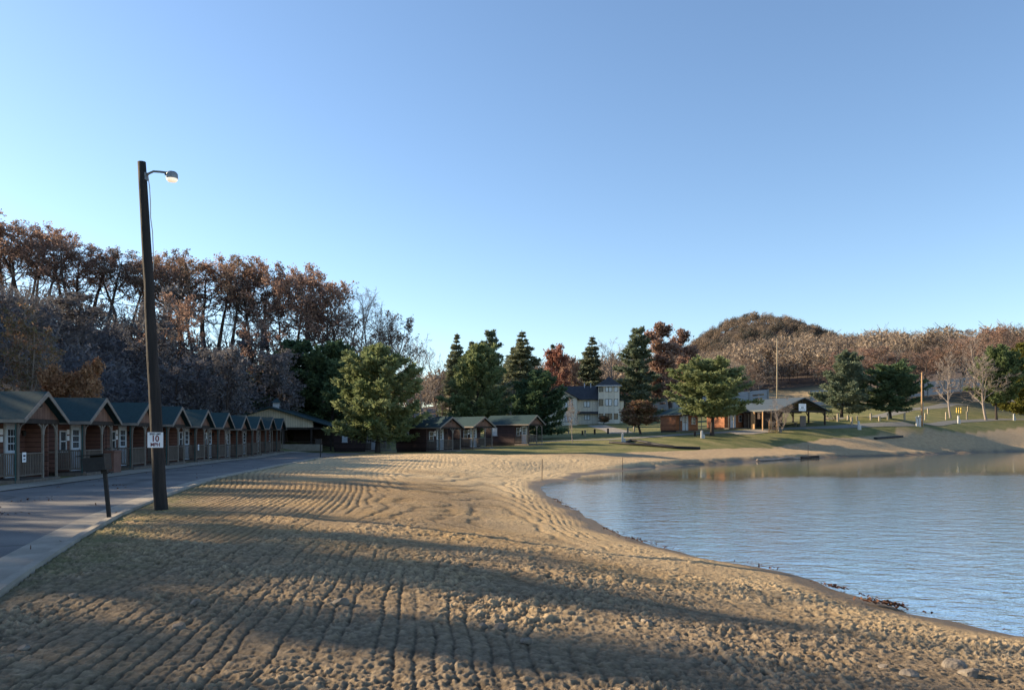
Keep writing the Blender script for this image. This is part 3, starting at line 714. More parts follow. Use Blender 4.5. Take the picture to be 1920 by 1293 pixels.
T, tw = decid(160, 8, .10, .34, 17, 0, upright=.85, multi=4, twigs=8); proto('multi', 'bare_tree', T, tw, M['palebark'], L_TWIG, 'x', 'tree', None)
T, tw = decid(161, 9, .10, .30, 22, 2, .16, upright=.95, multi=5, twigs=10); proto('greybush', 'bare_tree', T, tw, M['palebark'], L_OLIVE, 'x', 'tree', None)
T, tw = decid(163, 7, .30, .30, 18, 0, upright=.95, twigs=9, trunkr=.015); proto('youngbare', 'bare_tree', T, tw, M['palebark'], L_TWIG, 'x', 'tree', None)
T, tw = decid(164, 5, .12, .34, 20, 26, .17, upright=.7, multi=2, twigs=5); proto('goldbush', 'orange_bush', T, tw, M['bark'], L_GOLD, 'x', 'bush', None)
T, tw = decid(165, 5, .25, .34, 18, 16, .20, upright=.7, twigs=5, trunkr=.022); proto('small', 'small_tree', T, tw, M['bark'], L_OLIVE, 'x', 'tree', None)
for i in range(2):
    T, tw = decid(170 + i, 15, .22, .30, 18, 15, .34, upright=.6); proto('red%d' % i, 'maple_tree', T, tw, M['bark'], L_RED if i == 0 else L_OAK, 'x', 'tree', None)
T, tw = decid(180, 17, .2, .2, 17, 16, .36, upright=.7); proto('tallred', 'oak_tree', T, tw, M['bark'], L_OAK, 'x', 'tree', None)
for i, (sh, lm) in enumerate([('egg', L_PINE), ('round', L_DKPINE), ('cone', L_GREYPINE), ('round', L_PINE), ('egg', L_DKPINE), ('cone', L_YELLOWPINE)]):
    T, tw = conifer(200 + i, 10, 8.2, {1: .16, 3: .25}.get(i, .10), sh, 14, 6, gap=.10, tufts=8)
    proto('pine%d' % i, 'pine_tree', T, tw, M['pinebark'], lm, 'x', 'tree', None)
for i in range(3):
    T, tw = conifer(230 + i, 16, 5.2, .06, 'spruce', 24, 6, blade=.45, bw=.13, tufts=6, droop=.30, gap=.1)
    proto('spruce%d' % i, 'spruce_tree', T, tw, M['pinebark'], L_SPRUCE, 'x', 'tree', None)
T, tw = conifer(240, 18, 8.5, .08, 'cone', 20, 5, blade=.55, bw=.13, tufts=7, droop=.05, gap=.25)
proto('whitepine', 'pine_tree', T, tw, M['pinebark'], L_GREYPINE, 'x', 'tree', None)

# --- lawn pines and trees one can tell apart
plant_px('pine0', 708, 640, 172, 76, label='broad yellow-green pine lit from the left, at the end of the sand beside three cabins')
plant_px('pine4', 545, 632, 165, 114, label='dark pine rising behind the dark pavilion roof, left of the pair', group=None)
plant_px('pine4', 622, 634, 140, 112, label='very dark pine in shadow close behind the broad yellow-green pine, right of the pair')
plant_px('pine2', 487, 742, 66, 104, label='low pine beside the roof cupola of the dark pavilion')
plant_px('pine0', 893, 640, 118, 112, label='bushy pine behind the three brown cabins, in front of the tall spruces')
plant_px('pine4', 1004, 690, 118, 108, label='dark low pine behind the right end of the three brown cabins, left of the house')
plant_px('pine3', 1335, 664, 150, 101, label='round olive pine with clear dark trunk in front of the two cabins by the path')
plant_px('pine2', 1578, 655, 112, 126, label='pale blue-green pine immediately right of the open shelter')
plant_px('pine1', 1669, 672, 126, 127, label='rounded very dark green pine on the bank, left of the wooden utility pole')
plant_px('pine3', 1868, 646, 88, 160, label='olive pine behind the leaning bare tree at the right')
plant_px('pine5', 1925, 640, 100, 170, label='yellow-green pine cut by the right edge of the picture')
plant_px('youngbare', 1783, 660, 66, 152, label='upright young bare tree on the lawn, left of the yellow and olive pines')
plant_px('youngbare', 1850, 664, 86, 156, label='bare forked pale tree in front of the olive pine at the right')
plant_px('multi', 1462, 742, 62, 107, label='many-stemmed bare shrub tree in front of the open shelter')
plant_px('small', 1203, 748, 72, 108, label='small round tree with olive and reddish leaves in front of the house tower')
plant_px('spruce0', 856, 622, 78, 168, label='slim spruce with the most pointed top, left of the tall spruce cluster')
plant_px('spruce1', 884, 634, 80, 172, label='second spruce from the left in the tall cluster behind the cabins')
plant_px('whitepine', 915, 616, 100, 165, label='broad tall dark conifer in the centre of the cluster behind the cabins')
plant_px('spruce2', 985, 620, 110, 180, label='tall dark spruce left of the red maple')
plant_px('spruce1', 962, 645, 76, 186, label='dim spruce just left of and behind the tall dark spruce beside the red maple')
plant_px('spruce0', 1100, 630, 88, 215, label='brownish spruce behind the house roof')
plant_px('spruce1', 1054, 642, 60, 222, label='spruce tip showing between the red maple and the brownish spruce')
plant_px('whitepine', 1197, 612, 120, 196, label='tall open white pine directly behind the house tower')
plant_px('red0', 1028, 638, 92, 192, label='red maple above the house roof')
plant_px('red1', 1066, 664, 60, 200, label='small rusty tree between the red maple and the brownish spruce')
plant_px('tallred', 1258, 600, 92, 198, label='tall rusty oak right of the open white pine')
plant_px('tallred', 1292, 612, 64, 212, label='rusty oak just right of the tallest rusty oak')
plant_px('bare1', 1150, 630, 84, 212, label='leafless grey tree between the brownish spruce and the white pine')
plant_px('bare0', 1128, 650, 60, 224, label='leafless dark tree behind the house roof, close to the brownish spruce')
plant_px('greybush', 40, 575, 230, 62, label='large grey twiggy tree behind the nearest cabin roofs')
plant_px('goldbush', 137, 666, 98, 58, label='orange-leaved bush behind the second cabin roof')
plant_px('youngbare', 1074, 745, 26, 92, label='thin bare sapling on the lawn right of the three brown cabins')
GB = 'bare trees between the hill and the spruces'
for j, (px, top, w_, d) in enumerate([(735, 580, 90, 150), (765, 622, 80, 160), (792, 620, 90, 150), (822, 650, 70, 170), (842, 668, 60, 180), (800, 690, 60, 140), (775, 680, 60, 185), (938, 690, 60, 180), (955, 700, 60, 172), (830, 700, 50, 160)]):
    plant_px('bare%d' % (j % 3), px, top, w_, d, label='fine grey leafless tree in the gap between the wooded hill and the spruces', group=GB)
# --- the wooded hill: ridge row and slope
def hill_top(px): return np.interp(px, [-200, 0, 60, 100, 150, 200, 250, 300, 400, 430, 500, 560, 600, 640, 700, 745, 770], [370, 402, 412, 424, 446, 462, 470, 478, 464, 474, 490, 500, 508, 528, 552, 585, 625])
px = -60
n = 0
while px < 735:
    d = 134 + rng.normal(0, 5)
    top = hill_top(px) + rng.normal(6, 9)
    kind = 'oak%d' % rng.integers(5) if px < 640 else ('bare%d' % rng.integers(3) if rng.random() < .7 else 'oak3')
    plant_px(kind, px, top, rng.uniform(120, 175), d, label='leafless tree on the right end of the wooded hill ridge' if kind.startswith('bare') else None, group=None if kind.startswith('oak') else 'bare trees at the ridge end')
    px += rng.uniform(14, 27); n += 1
for i in range(24):                                     # slope in front of the ridge
    px = rng.uniform(-120, 600); d = rng.uniform(96, 126)
    top = hill_top(px) + rng.uniform(90, 190)
    k = rng.integers(8)
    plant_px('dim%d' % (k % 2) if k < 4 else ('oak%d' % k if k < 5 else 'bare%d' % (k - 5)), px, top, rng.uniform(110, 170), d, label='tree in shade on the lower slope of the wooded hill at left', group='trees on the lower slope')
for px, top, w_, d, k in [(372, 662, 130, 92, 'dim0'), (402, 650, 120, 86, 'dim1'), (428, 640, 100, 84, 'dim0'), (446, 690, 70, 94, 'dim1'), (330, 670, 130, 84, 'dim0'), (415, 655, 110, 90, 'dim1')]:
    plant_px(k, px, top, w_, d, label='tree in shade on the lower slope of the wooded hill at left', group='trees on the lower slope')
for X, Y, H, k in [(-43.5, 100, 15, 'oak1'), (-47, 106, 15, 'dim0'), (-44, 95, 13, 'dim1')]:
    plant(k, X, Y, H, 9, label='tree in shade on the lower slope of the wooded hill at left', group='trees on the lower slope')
# trees on the hill to the left of the picture, whose shadows streak the soil
SHD = []
def side_wood():
    g = np.random.default_rng(SEED_SIDE)
    n = 0
    for i in range(N_SIDE):
        if i < 13: Y = 15.5 + i * .82 + g.uniform(-.6, .6); X = g.uniform(-52, -43); Ht = g.uniform(11.5, 14) if i % 4 else 17
        elif i < 19: Y = g.uniform(9, 28); X = g.uniform(-56, -45); Ht = g.uniform(15, 18)
        elif i < 38: Y = g.uniform(26, 46); X = g.uniform(-58, -44); Ht = g.uniform(9.5, 12) if i > 22 else 14
        else: Y = g.uniform(42, 98); X = g.uniform(-66, -44) - (Y - 36) * .22; Ht = g.uniform(8.5, 12)
        if X / Y > -.70: continue
        plant('dim%d' % (i % 2) if (i < 13 or i > 34) else 'oak%d' % g.integers(5), X, Y, Ht, g.uniform(6, 9), rz=g.random() * 6.28, label='tall tree added for shade on the hill outside the left edge of the picture', group='oaks left of the picture'); n += 1
SEED_SIDE = 5; N_SIDE = 82
side_wood()
for X, Y in [(-47, 36.5), (-46, 40), (-48, 43.5), (-46, 47), (-48, 50.5), (-46.5, 54), (-49, 58), (-48, 62)]:  # unseen trees added to throw shade on the near cabin roofs
    plant('dim%d' % (int(Y) % 2), X, Y, 12.2, 7, label='tall tree added for shade on the hill outside the left edge of the picture', group='oaks left of the picture')

# ------------------------------------------------------------------ far woods, one mass each
def far_proto(seed, H, W, nl, ls, bare=False):
    g = np.random.default_rng(seed); V = []; t = []
    def q(C, D, U, l, w, tint): 
        V.append(np.array([C - D * l - U * w * .4, C - D * l + U * w * .4, C + D * l + U * w, C + D * l - U * w])); t.extend([tint] * 4)
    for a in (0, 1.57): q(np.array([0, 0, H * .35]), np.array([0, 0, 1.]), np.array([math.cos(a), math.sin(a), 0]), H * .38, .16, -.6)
    for i in range(26):
        z = H * g.uniform(.35, .9); az = g.random() * 6.28; D = unit(np.array([math.cos(az), math.sin(az), g.uniform(.4, 1.4)]))
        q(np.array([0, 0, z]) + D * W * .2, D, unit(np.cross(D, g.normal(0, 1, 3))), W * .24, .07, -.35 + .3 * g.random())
    for i in range(nl):
        d = unit(g.normal(0, 1, 3)); r = g.random() ** .45
        C = np.array([d[0] * W / 2 * r, d[1] * W / 2 * r, H * .64 + d[2] * H * .36 * r])
        D = unit(g.normal(0, 1, 3)); U = unit(np.cross(D, g.normal(0, 1, 3)))
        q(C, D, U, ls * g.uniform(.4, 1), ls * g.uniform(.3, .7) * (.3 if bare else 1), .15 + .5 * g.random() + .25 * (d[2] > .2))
    return np.concatenate(V), np.array(t)
FP = [far_proto(300 + i, 14, 9.5, 330, .62) for i in range(4)] + [far_proto(310 + i, 14, 8, 300, .85, True) for i in range(3)]
FC = [far_proto(320 + i, 15, 5, 260, .6) for i in range(2)]
def mass(name, spots, mat, label, cat):
    VV = []; TT = []
    for (X, Y, z, H, W, k, dt) in spots:
        V, t = FP[k]; a = rng.random() * 6.28; c, s = math.cos(a), math.sin(a)
        P = np.stack([(V[:, 0] * c - V[:, 1] * s) * W / 9 + X, (V[:, 0] * s + V[:, 1] * c) * W / 9 + Y, V[:, 2] * H / 14 + z], 1)
        VV.append(P); TT.append(t + dt)
    V = np.concatenate(VV)
    o = link(name, np_mesh(name, V, np.arange(len(V)).reshape(-1, 4), mat, False, np.concatenate(TT)))
    tag(o, label, cat, kind='stuff'); return o
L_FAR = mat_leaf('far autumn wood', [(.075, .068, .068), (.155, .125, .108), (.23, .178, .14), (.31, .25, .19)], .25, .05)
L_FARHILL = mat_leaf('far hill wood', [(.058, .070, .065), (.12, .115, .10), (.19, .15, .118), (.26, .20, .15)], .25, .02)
def spots(n, pxr, dr, Hr, tall=None, keep=None):
    S = []
    pxs = rng.uniform(*pxr, n); ds = rng.uniform(dr[0], dr[1], n)
    X = (pxs - CX) / F * ds; Z = ground_base(X, ds)
    for i in range(n):
        if keep is not None and not keep(pxs[i], ds[i], X[i], Z[i]): continue
        H = rng.uniform(*Hr)
        S.append((X[i], ds[i], Z[i] - .3, H, H * rng.uniform(.5, .85), int(rng.integers(7)), rng.normal(0, .26)))
    return S
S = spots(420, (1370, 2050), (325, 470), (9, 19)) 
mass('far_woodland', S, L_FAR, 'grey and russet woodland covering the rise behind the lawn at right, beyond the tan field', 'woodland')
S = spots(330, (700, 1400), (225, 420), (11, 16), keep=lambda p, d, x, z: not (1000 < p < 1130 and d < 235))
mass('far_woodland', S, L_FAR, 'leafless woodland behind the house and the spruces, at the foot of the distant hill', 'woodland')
S = []
for i in range(1300):
    X = rng.uniform(60, 380); Y = rng.uniform(500, 700)
    S.append((X, Y, 0, rng.uniform(7, 11.5), rng.uniform(6, 9.5), int(rng.integers(5)), rng.normal(0, .28)))
zz = ground_base(np.array([s[0] for s in S]), np.array([s[1] for s in S]))
S = [s[:2] + (z - .5,) + s[3:] for s, z in zip(S, zz)]
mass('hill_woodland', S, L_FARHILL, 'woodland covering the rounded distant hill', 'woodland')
# nearer oaks at the right, one by one
for i in range(30):
    px = 1550 + 420 * (i + rng.random()) / 30; d = rng.uniform(196, 250)
    top = np.interp(px, [1540, 1650, 1700, 1750, 1800, 1850, 1920, 2000], [650, 645, 640, 628, 612, 602, 604, 600]) + rng.uniform(0, 26)
    plant_px('oak%d' % [3, 1, 3, 2, 4][i % 5] if i % 4 else 'bare%d' % (i % 3), px, top, rng.uniform(80, 120), d, label='brown-leaved oak in the wood above the upper road at right', group='oaks above the upper road')
for i in range(12):
    px = 1300 + 130 * (i + rng.random()) / 12; d = rng.uniform(232, 285)
    plant_px('bare%d' % (i % 3) if i % 3 else 'oak3', px, rng.uniform(668, 706), rng.uniform(50, 80), d, label='greyish tree at the edge of the woodland behind the open shelter', group='trees at the woodland edge')
# underbrush on the hillside
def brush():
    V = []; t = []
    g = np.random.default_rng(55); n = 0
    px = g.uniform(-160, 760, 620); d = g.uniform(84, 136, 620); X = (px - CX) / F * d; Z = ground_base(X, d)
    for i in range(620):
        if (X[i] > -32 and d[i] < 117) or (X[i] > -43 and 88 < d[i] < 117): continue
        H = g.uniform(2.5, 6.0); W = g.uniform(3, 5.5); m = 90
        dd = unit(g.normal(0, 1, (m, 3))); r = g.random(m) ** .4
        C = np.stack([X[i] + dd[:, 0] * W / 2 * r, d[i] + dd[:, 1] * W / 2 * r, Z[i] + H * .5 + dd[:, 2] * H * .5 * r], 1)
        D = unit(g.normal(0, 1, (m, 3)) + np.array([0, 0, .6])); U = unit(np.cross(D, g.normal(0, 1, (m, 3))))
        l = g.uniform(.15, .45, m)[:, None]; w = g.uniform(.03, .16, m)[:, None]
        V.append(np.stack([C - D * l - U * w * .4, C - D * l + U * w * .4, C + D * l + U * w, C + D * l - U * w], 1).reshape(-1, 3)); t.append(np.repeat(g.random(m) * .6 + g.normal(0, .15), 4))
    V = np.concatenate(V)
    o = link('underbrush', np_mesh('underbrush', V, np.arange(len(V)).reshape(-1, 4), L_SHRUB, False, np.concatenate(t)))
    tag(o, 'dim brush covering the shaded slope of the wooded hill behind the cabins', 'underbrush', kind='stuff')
brush()

# ------------------------------------------------------------------ cabins
def window_part(parent, x, y, z, w, h, axis, out, frame=None, pane=None, rails=1):
    """sash window flush on a wall: frame with sill (part) and pane (sub-part)"""
    f = MB(); p = MB(); t = .06
    def bx(mb, u0, u1, z0, z1, d0, d1):
        a, b = sorted((d0 * out, d1 * out))
        if axis == 'x': mb.box(x + a, x + b, y + u0, y + u1, z + z0, z + z1)
        else: mb.box(x + u0, x + u1, y + a, y + b, z + z0, z + z1)
    bx(f, -w / 2, w / 2, h - t, h, 0, .05); bx(f, -w / 2 - .04, w / 2 + .04, -.02, t - .01, 0, .07)
    bx(f, -w / 2, -w / 2 + t, t - .01, h - t, 0, .05); bx(f, w / 2 - t, w / 2, t - .01, h - t, 0, .05)
    for k in range(rails): 
        zc = h * (k + 1) / (rails + 1); bx(f, -w / 2 + t, w / 2 - t, zc - .025, zc + .025, 0, .045)
    bx(p, -w / 2 + t, w / 2 - t, t, h - t, .004, .02)
    fo = f.build('window', frame or M['whitepaint'], parent); p.build('pane', pane or M['glass'], fo)
    return fo
def cabin(label, W=3.05, Lg=6.4, porch=1.9, eave=2.45, ridge=3.4, door_y=.35, win_y=-.85, group='log cabins', rail=True, sidewin=True, wall='log', plaques=True, loc=(0, 0, 0), rz=0, center_post=.12, name='log_cabin', farwall=False):
    t = thing(name, label, 'cabin', loc, rz, group)
    h = W / 2; f0 = .18
    wl = MB(); wl.prism([(-h, f0), (h, f0), (h, eave), (0, ridge - .12), (-h, eave)], 'x', -Lg, -porch); wl.build('wall', M[wall], t)
    if farwall:
        sw = MB(); sw.box(-porch + .002, -.40, h - .09, h - .002, f0 - .02, eave - .21); sw.build('side_wall', M[wall], t)
    fd = MB(); fd.box(-Lg + .05, -porch - .05, -h + .05, h - .05, -.5, f0); fd.build('foundation', M['darkwood'], t)
    dk = MB(); dk.box(-porch, .05, -h, h, -.12, f0 - .02)
    dk.build('porch_deck', M['greywood'], t)
    # gable infill over the porch, front beam
    gb = MB(); gb.prism([(-h, eave - .02), (h, eave - .02), (0, ridge - .1)], 'x', -.12, -.02); gb.build('gable', M['gable'], t)
    bm = MB(); bm.box(-.14, 0, -h, h, eave - .2, eave - .025); bm.box(-porch, -.14, -h, -h + .1, eave - .2, eave - .03); bm.box(-porch, -.14, h - .1, h, eave - .2, eave - .03); bm.build('beam', M['darkwood'], t)
    # roof slabs and pale barge boards
    ov = .22; sl = (ridge - eave) / h; e = h + ov; ez = eave - ov * sl
    rf = MB()
    for s in (-1, 1): rf.prism([(0, ridge), (0, ridge + .09), (s * e, ez + .09), (s * e, ez)], 'x', -Lg - .2, .26)
    rf.build('roof', M['roofgreen'], t)
    bb = MB()
    for s in (-1, 1):
        bb.prism([(0, ridge - .1), (0, ridge + .085), (s * (e + .004), ez + .085), (s * (e + .004), ez - .07)], 'x', .262, .30)
        bb.box(-Lg - .2, .262, *sorted((s * (e + .002), s * (e + .03))), ez - .05, ez + .08)
    bb.build('fascia', M['cream'], t)
    # round vent in the gable
    ov_ = MB(); ov_.tube([(-.02, 0, ridge - .42), (.03, 0, ridge - .42)], .11, 12); ov_.build('gable_vent', M['darkwood'], t)
    # posts with curved brackets, dark corner pieces
    for y in (-h + .06, center_post * W, h - .06):
        p = MB(); p.box(-.12, -.05, y - .036, y + .036, f0 - .02, eave - .2)
        for s in (-1, 1):
            if abs(y + s * .4) > h: continue
            for k in range(5):
                a0, a1 = k / 5 * math.pi / 2, (k + 1) / 5 * math.pi / 2
                A = (-.08, y + s * (.05 + .32 * (1 - math.cos(a0))), eave - .62 + .40 * math.sin(a0)); B = (-.08, y + s * (.05 + .32 * (1 - math.cos(a1))), eave - .62 + .40 * math.sin(a1))
                p.bar(A, B, .05, .05)
        p.build('post', M['cream'] if y > -h + .1 else M['greywood'], t)
    cp = MB(); cp.box(-.17, -.132, -h + .0, -h + .16, -.1, eave - .22); cp.build('post', M['greenpost'], t)
    if rail:
        r = MB(); y0, y1 = -h + .12, center_post * W - .05
        r.box(-.12, -.04, y0, y1, 1.10, 1.16); r.box(-.10, -.06, y0, y1, .30, .36)
        k = int((y1 - y0) / .12)
        for i in range(k): yy = y0 + (i + .5) * (y1 - y0) / k; r.box(-.095, -.065, yy - .02, yy + .02, .36, 1.10)
        ro = r.build('front_railing', M['greywood'], t)
        r = MB(); r.box(-porch + .02, -.18, -h + .01, -h + .08, 1.10, 1.16); r.box(-porch + .02, -.18, -h + .02, -h + .07, .30, .36)
        for i in range(14): xx = -porch + .1 + i * (porch - .32) / 13; r.box(xx - .02, xx + .02, -h + .03, -h + .06, .36, 1.10)
        r.build('side_railing', M['greywood'], t)
        if farwall: r = MB(); r.box(-.39, -.18, h - .08, h - .01, 1.10, 1.16)
        else: r = MB(); r.box(-porch + .02, -.18, h - .08, h - .01, 1.10, 1.16); r.box(-.39 if farwall else -porch + .02, -.18, h - .07, h - .02, .30, .36)
        for i in range(0 if farwall else 14): xx = -porch + .1 + i * (porch - .32) / 13; r.box(xx - .02, xx + .02, h - .06, h - .03, .36, 1.10)
        r.build('side_railing', M['greywood'], t)
    # door: leaf, frame, glazed top
    d = MB(); xw = -porch
    d.box(xw + .002, xw + .05, door_y - .40, door_y + .40, f0, f0 + 2.0); do = d.build('door', M['bluewhite'], t)
    g = MB()
    for a in range(3):
        for b in range(3): g.box(xw + .05, xw + .058, door_y - .28 + a * .2, door_y - .28 + a * .2 + .16, f0 + 1.05 + b * .28, f0 + 1.05 + b * .28 + .24)
    g.build('door_glass', M['glass'], do)
    fr = MB(); fr.box(xw + .002, xw + .07, door_y - .50, door_y - .402, f0, f0 + 2.1); fr.box(xw + .002, xw + .07, door_y + .402, door_y + .50, f0, f0 + 2.1); fr.box(xw + .002, xw + .07, door_y - .402, door_y + .402, f0 + 2.002, f0 + 2.1)
    fr.build('door_frame', M['whitepaint'], t)
    hn = MB(); hn.tube([(xw + .05, door_y + .33, f0 + .95), (xw + .10, door_y + .33, f0 + .95)], .025, 8); hn.build('handle', M['steel'], do)
    window_part(t, xw, win_y, 1.05, .62, .95, 'x', 1)
    if plaques:
        for zz_ in (1.55, 1.83):
            p = MB(); p.box(xw, xw + .025, door_y - .78, door_y - .58, zz_, zz_ + .22); p.build('plaque', M['signwhite'], t)
    lm = MB(); lm.box(xw, xw + .05, h - .38, h - .30, 1.9, 2.0); lm.tube([(xw + .1, h - .34, 1.78), (xw + .1, h - .34, 1.96), (xw + .1, h - .34, 2.0)], [.055, .07, .03], 8); lm.build('porch_lamp', M['black'], t)
    if sidewin:
        window_part(t, -Lg + 1.6, -h, 1.05, .75, .95, 'y', -1, pane=M['curtain'])
        window_part(t, -Lg + 1.6, h, 1.05, .75, .95, 'y', 1, pane=M['curtain'])
    st = MB(); st.box(.07, .75, .15, h - .05, -.12, .06); st.build('concrete_step', M['concrete'], t, bevel=.02)
    return t
ROWROT = math.atan2(.111, .994)
ORD = ['first', 'second', 'third', 'fourth', 'fifth', 'sixth', 'seventh', 'eighth', 'ninth', 'tenth']
inv = [1.389 + .2555 * i for i in range(10)]
base = cabin('nearest brown cabin', porch=1.25, farwall=True, group='brown cabins in a row along the road')
for i in range(10):
    o = base if i == 0 else copy_tree(base)
    Y = 29.6 * inv[i] / inv[0]; X = -18.05 - .111 * (Y - 29.6)
    o.location = (X, Y, gz(X, Y) - .03); o.rotation_euler.z = ROWROT
    o['label'] = ['nearest brown cabin of the row along the road, cut by the left edge', 'second brown cabin of the row, behind the black grill on its slanted post', 'third brown cabin of the row, just left of the dark lamp pole', 'fourth brown cabin of the row, just right of the dark lamp pole'][i] if i < 4 else '%s brown cabin from the near end of the row along the road' % ORD[i] if i < 9 else 'farthest brown cabin of the row along the road, beside the dark pavilion'
# three cabins beyond the sand
G3 = 'three brown cabins beyond the sand'
b3 = cabin('x', wall='shadelog')
for (px, py, d, rz, lab) in [(845, 846, 77, -40, 'leftmost of the three shaded brown cabins beyond the sand, half behind the broad pine'),
                             (906, 841, 84, -42, 'middle one of the three shaded brown cabins beyond the sand'),
                             (1004, 834, 90, -36, 'rightmost of the three shaded brown cabins beyond the sand, beside the green lawn')]:
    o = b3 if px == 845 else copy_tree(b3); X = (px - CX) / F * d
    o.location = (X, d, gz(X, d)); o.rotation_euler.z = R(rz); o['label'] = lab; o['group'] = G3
b2 = cabin('left one of the two reddish cabins by the path, sunlit on its left wall', W=3.7, Lg=5, porch=1.0, rail=False, sidewin=False, wall='orangewall', win_y=1.05, door_y=-.35, center_post=-.25, group='two reddish cabins by the path')
for i, (px, d, rz) in enumerate([(1296, 109, -68), (1386, 112, -66)]):
    o = b2 if i == 0 else copy_tree(b2)
    X = (px - CX) / F * d; o.location = (X, d, gz(X, d)); o.rotation_euler.z = R(rz)
    if i: o['label'] = 'right one of the two reddish cabins by the path, next to the open shelter'
# dark log cabin in shadow behind the broad pine
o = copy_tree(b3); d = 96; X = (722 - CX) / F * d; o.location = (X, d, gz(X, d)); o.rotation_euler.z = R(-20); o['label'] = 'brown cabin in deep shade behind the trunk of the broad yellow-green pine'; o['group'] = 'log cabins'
# ------------------------------------------------------------------ dark pavilion at the end of the road
def pavilion():
    d = 97; X = (508 - CX) / F * d
    t = thing('pavilion', 'long dark picnic pavilion with tan gable and cupola at the end of the cabin row', 'pavilion', (X, d, gz(X + 2, d)), R(4))
    hw = 7.6; ez = 2.7; rz = 5.1; Lg = 14
    r = MB()
    for s in (-1, 1): r.prism([(0, rz), (0, rz + .16), (s * (hw + .5), ez - .15 + .16), (s * (hw + .5), ez - .15)], 'y', -.7, Lg)
    r.build('roof', M['barnroof'], t)
    g = MB(); g.prism([(-hw + .1, ez - .05), (hw - 2.4, ez - .05), (hw - 2.4, ez + .73), (0, rz - .06), (-hw + .1, ez + .02)], 'y', -.06, .08); g.build('gable', M['tan'], t)
    fb = MB(); fb.box(-hw, hw, -.10, .12, ez - .32, ez - .055); fb.build('beam', M['darkwood'], t)
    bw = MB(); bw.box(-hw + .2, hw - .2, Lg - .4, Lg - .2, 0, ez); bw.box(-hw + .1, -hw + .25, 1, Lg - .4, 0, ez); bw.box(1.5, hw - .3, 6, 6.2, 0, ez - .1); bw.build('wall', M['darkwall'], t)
    for x in (-hw + .2, -hw / 3, 1.6, 5.0, hw - .2):
        for y in (0.0, 6.5):
            p = MB(); p.box(x - .11, x + .11, y - .1, y + .1, -.3, ez - .3); p.build('post', M['darkwood'], t)
    c = MB(); c.box(-.38, .38, 2.6, 3.4, rz - .05, rz + .75); co = c.build('cupola', M['whitepaint'], t)
    c = MB(); c.add([(-.6, 2.4, rz + .752), (.6, 2.4, rz + .752), (.6, 3.6, rz + .752), (-.6, 3.6, rz + .752), (0, 3, rz + 1.35)], [(0, 1, 4), (1, 2, 4), (2, 3, 4), (3, 0, 4), (3, 2, 1, 0)]); c.build('cupola_roof', M['barnroof'], co)
    lw = MB(); lw.box(.6, 6.6, -1.6, -1.35, -.3, .55); lw.build('low_wall', M['concrete'], t)
    # picnic tables stored inside
    co = MB(); co.box(-4, 5, 3.5, 4.2, .78, .86); co.build('counter', M['greywood'], t)
pavilion()
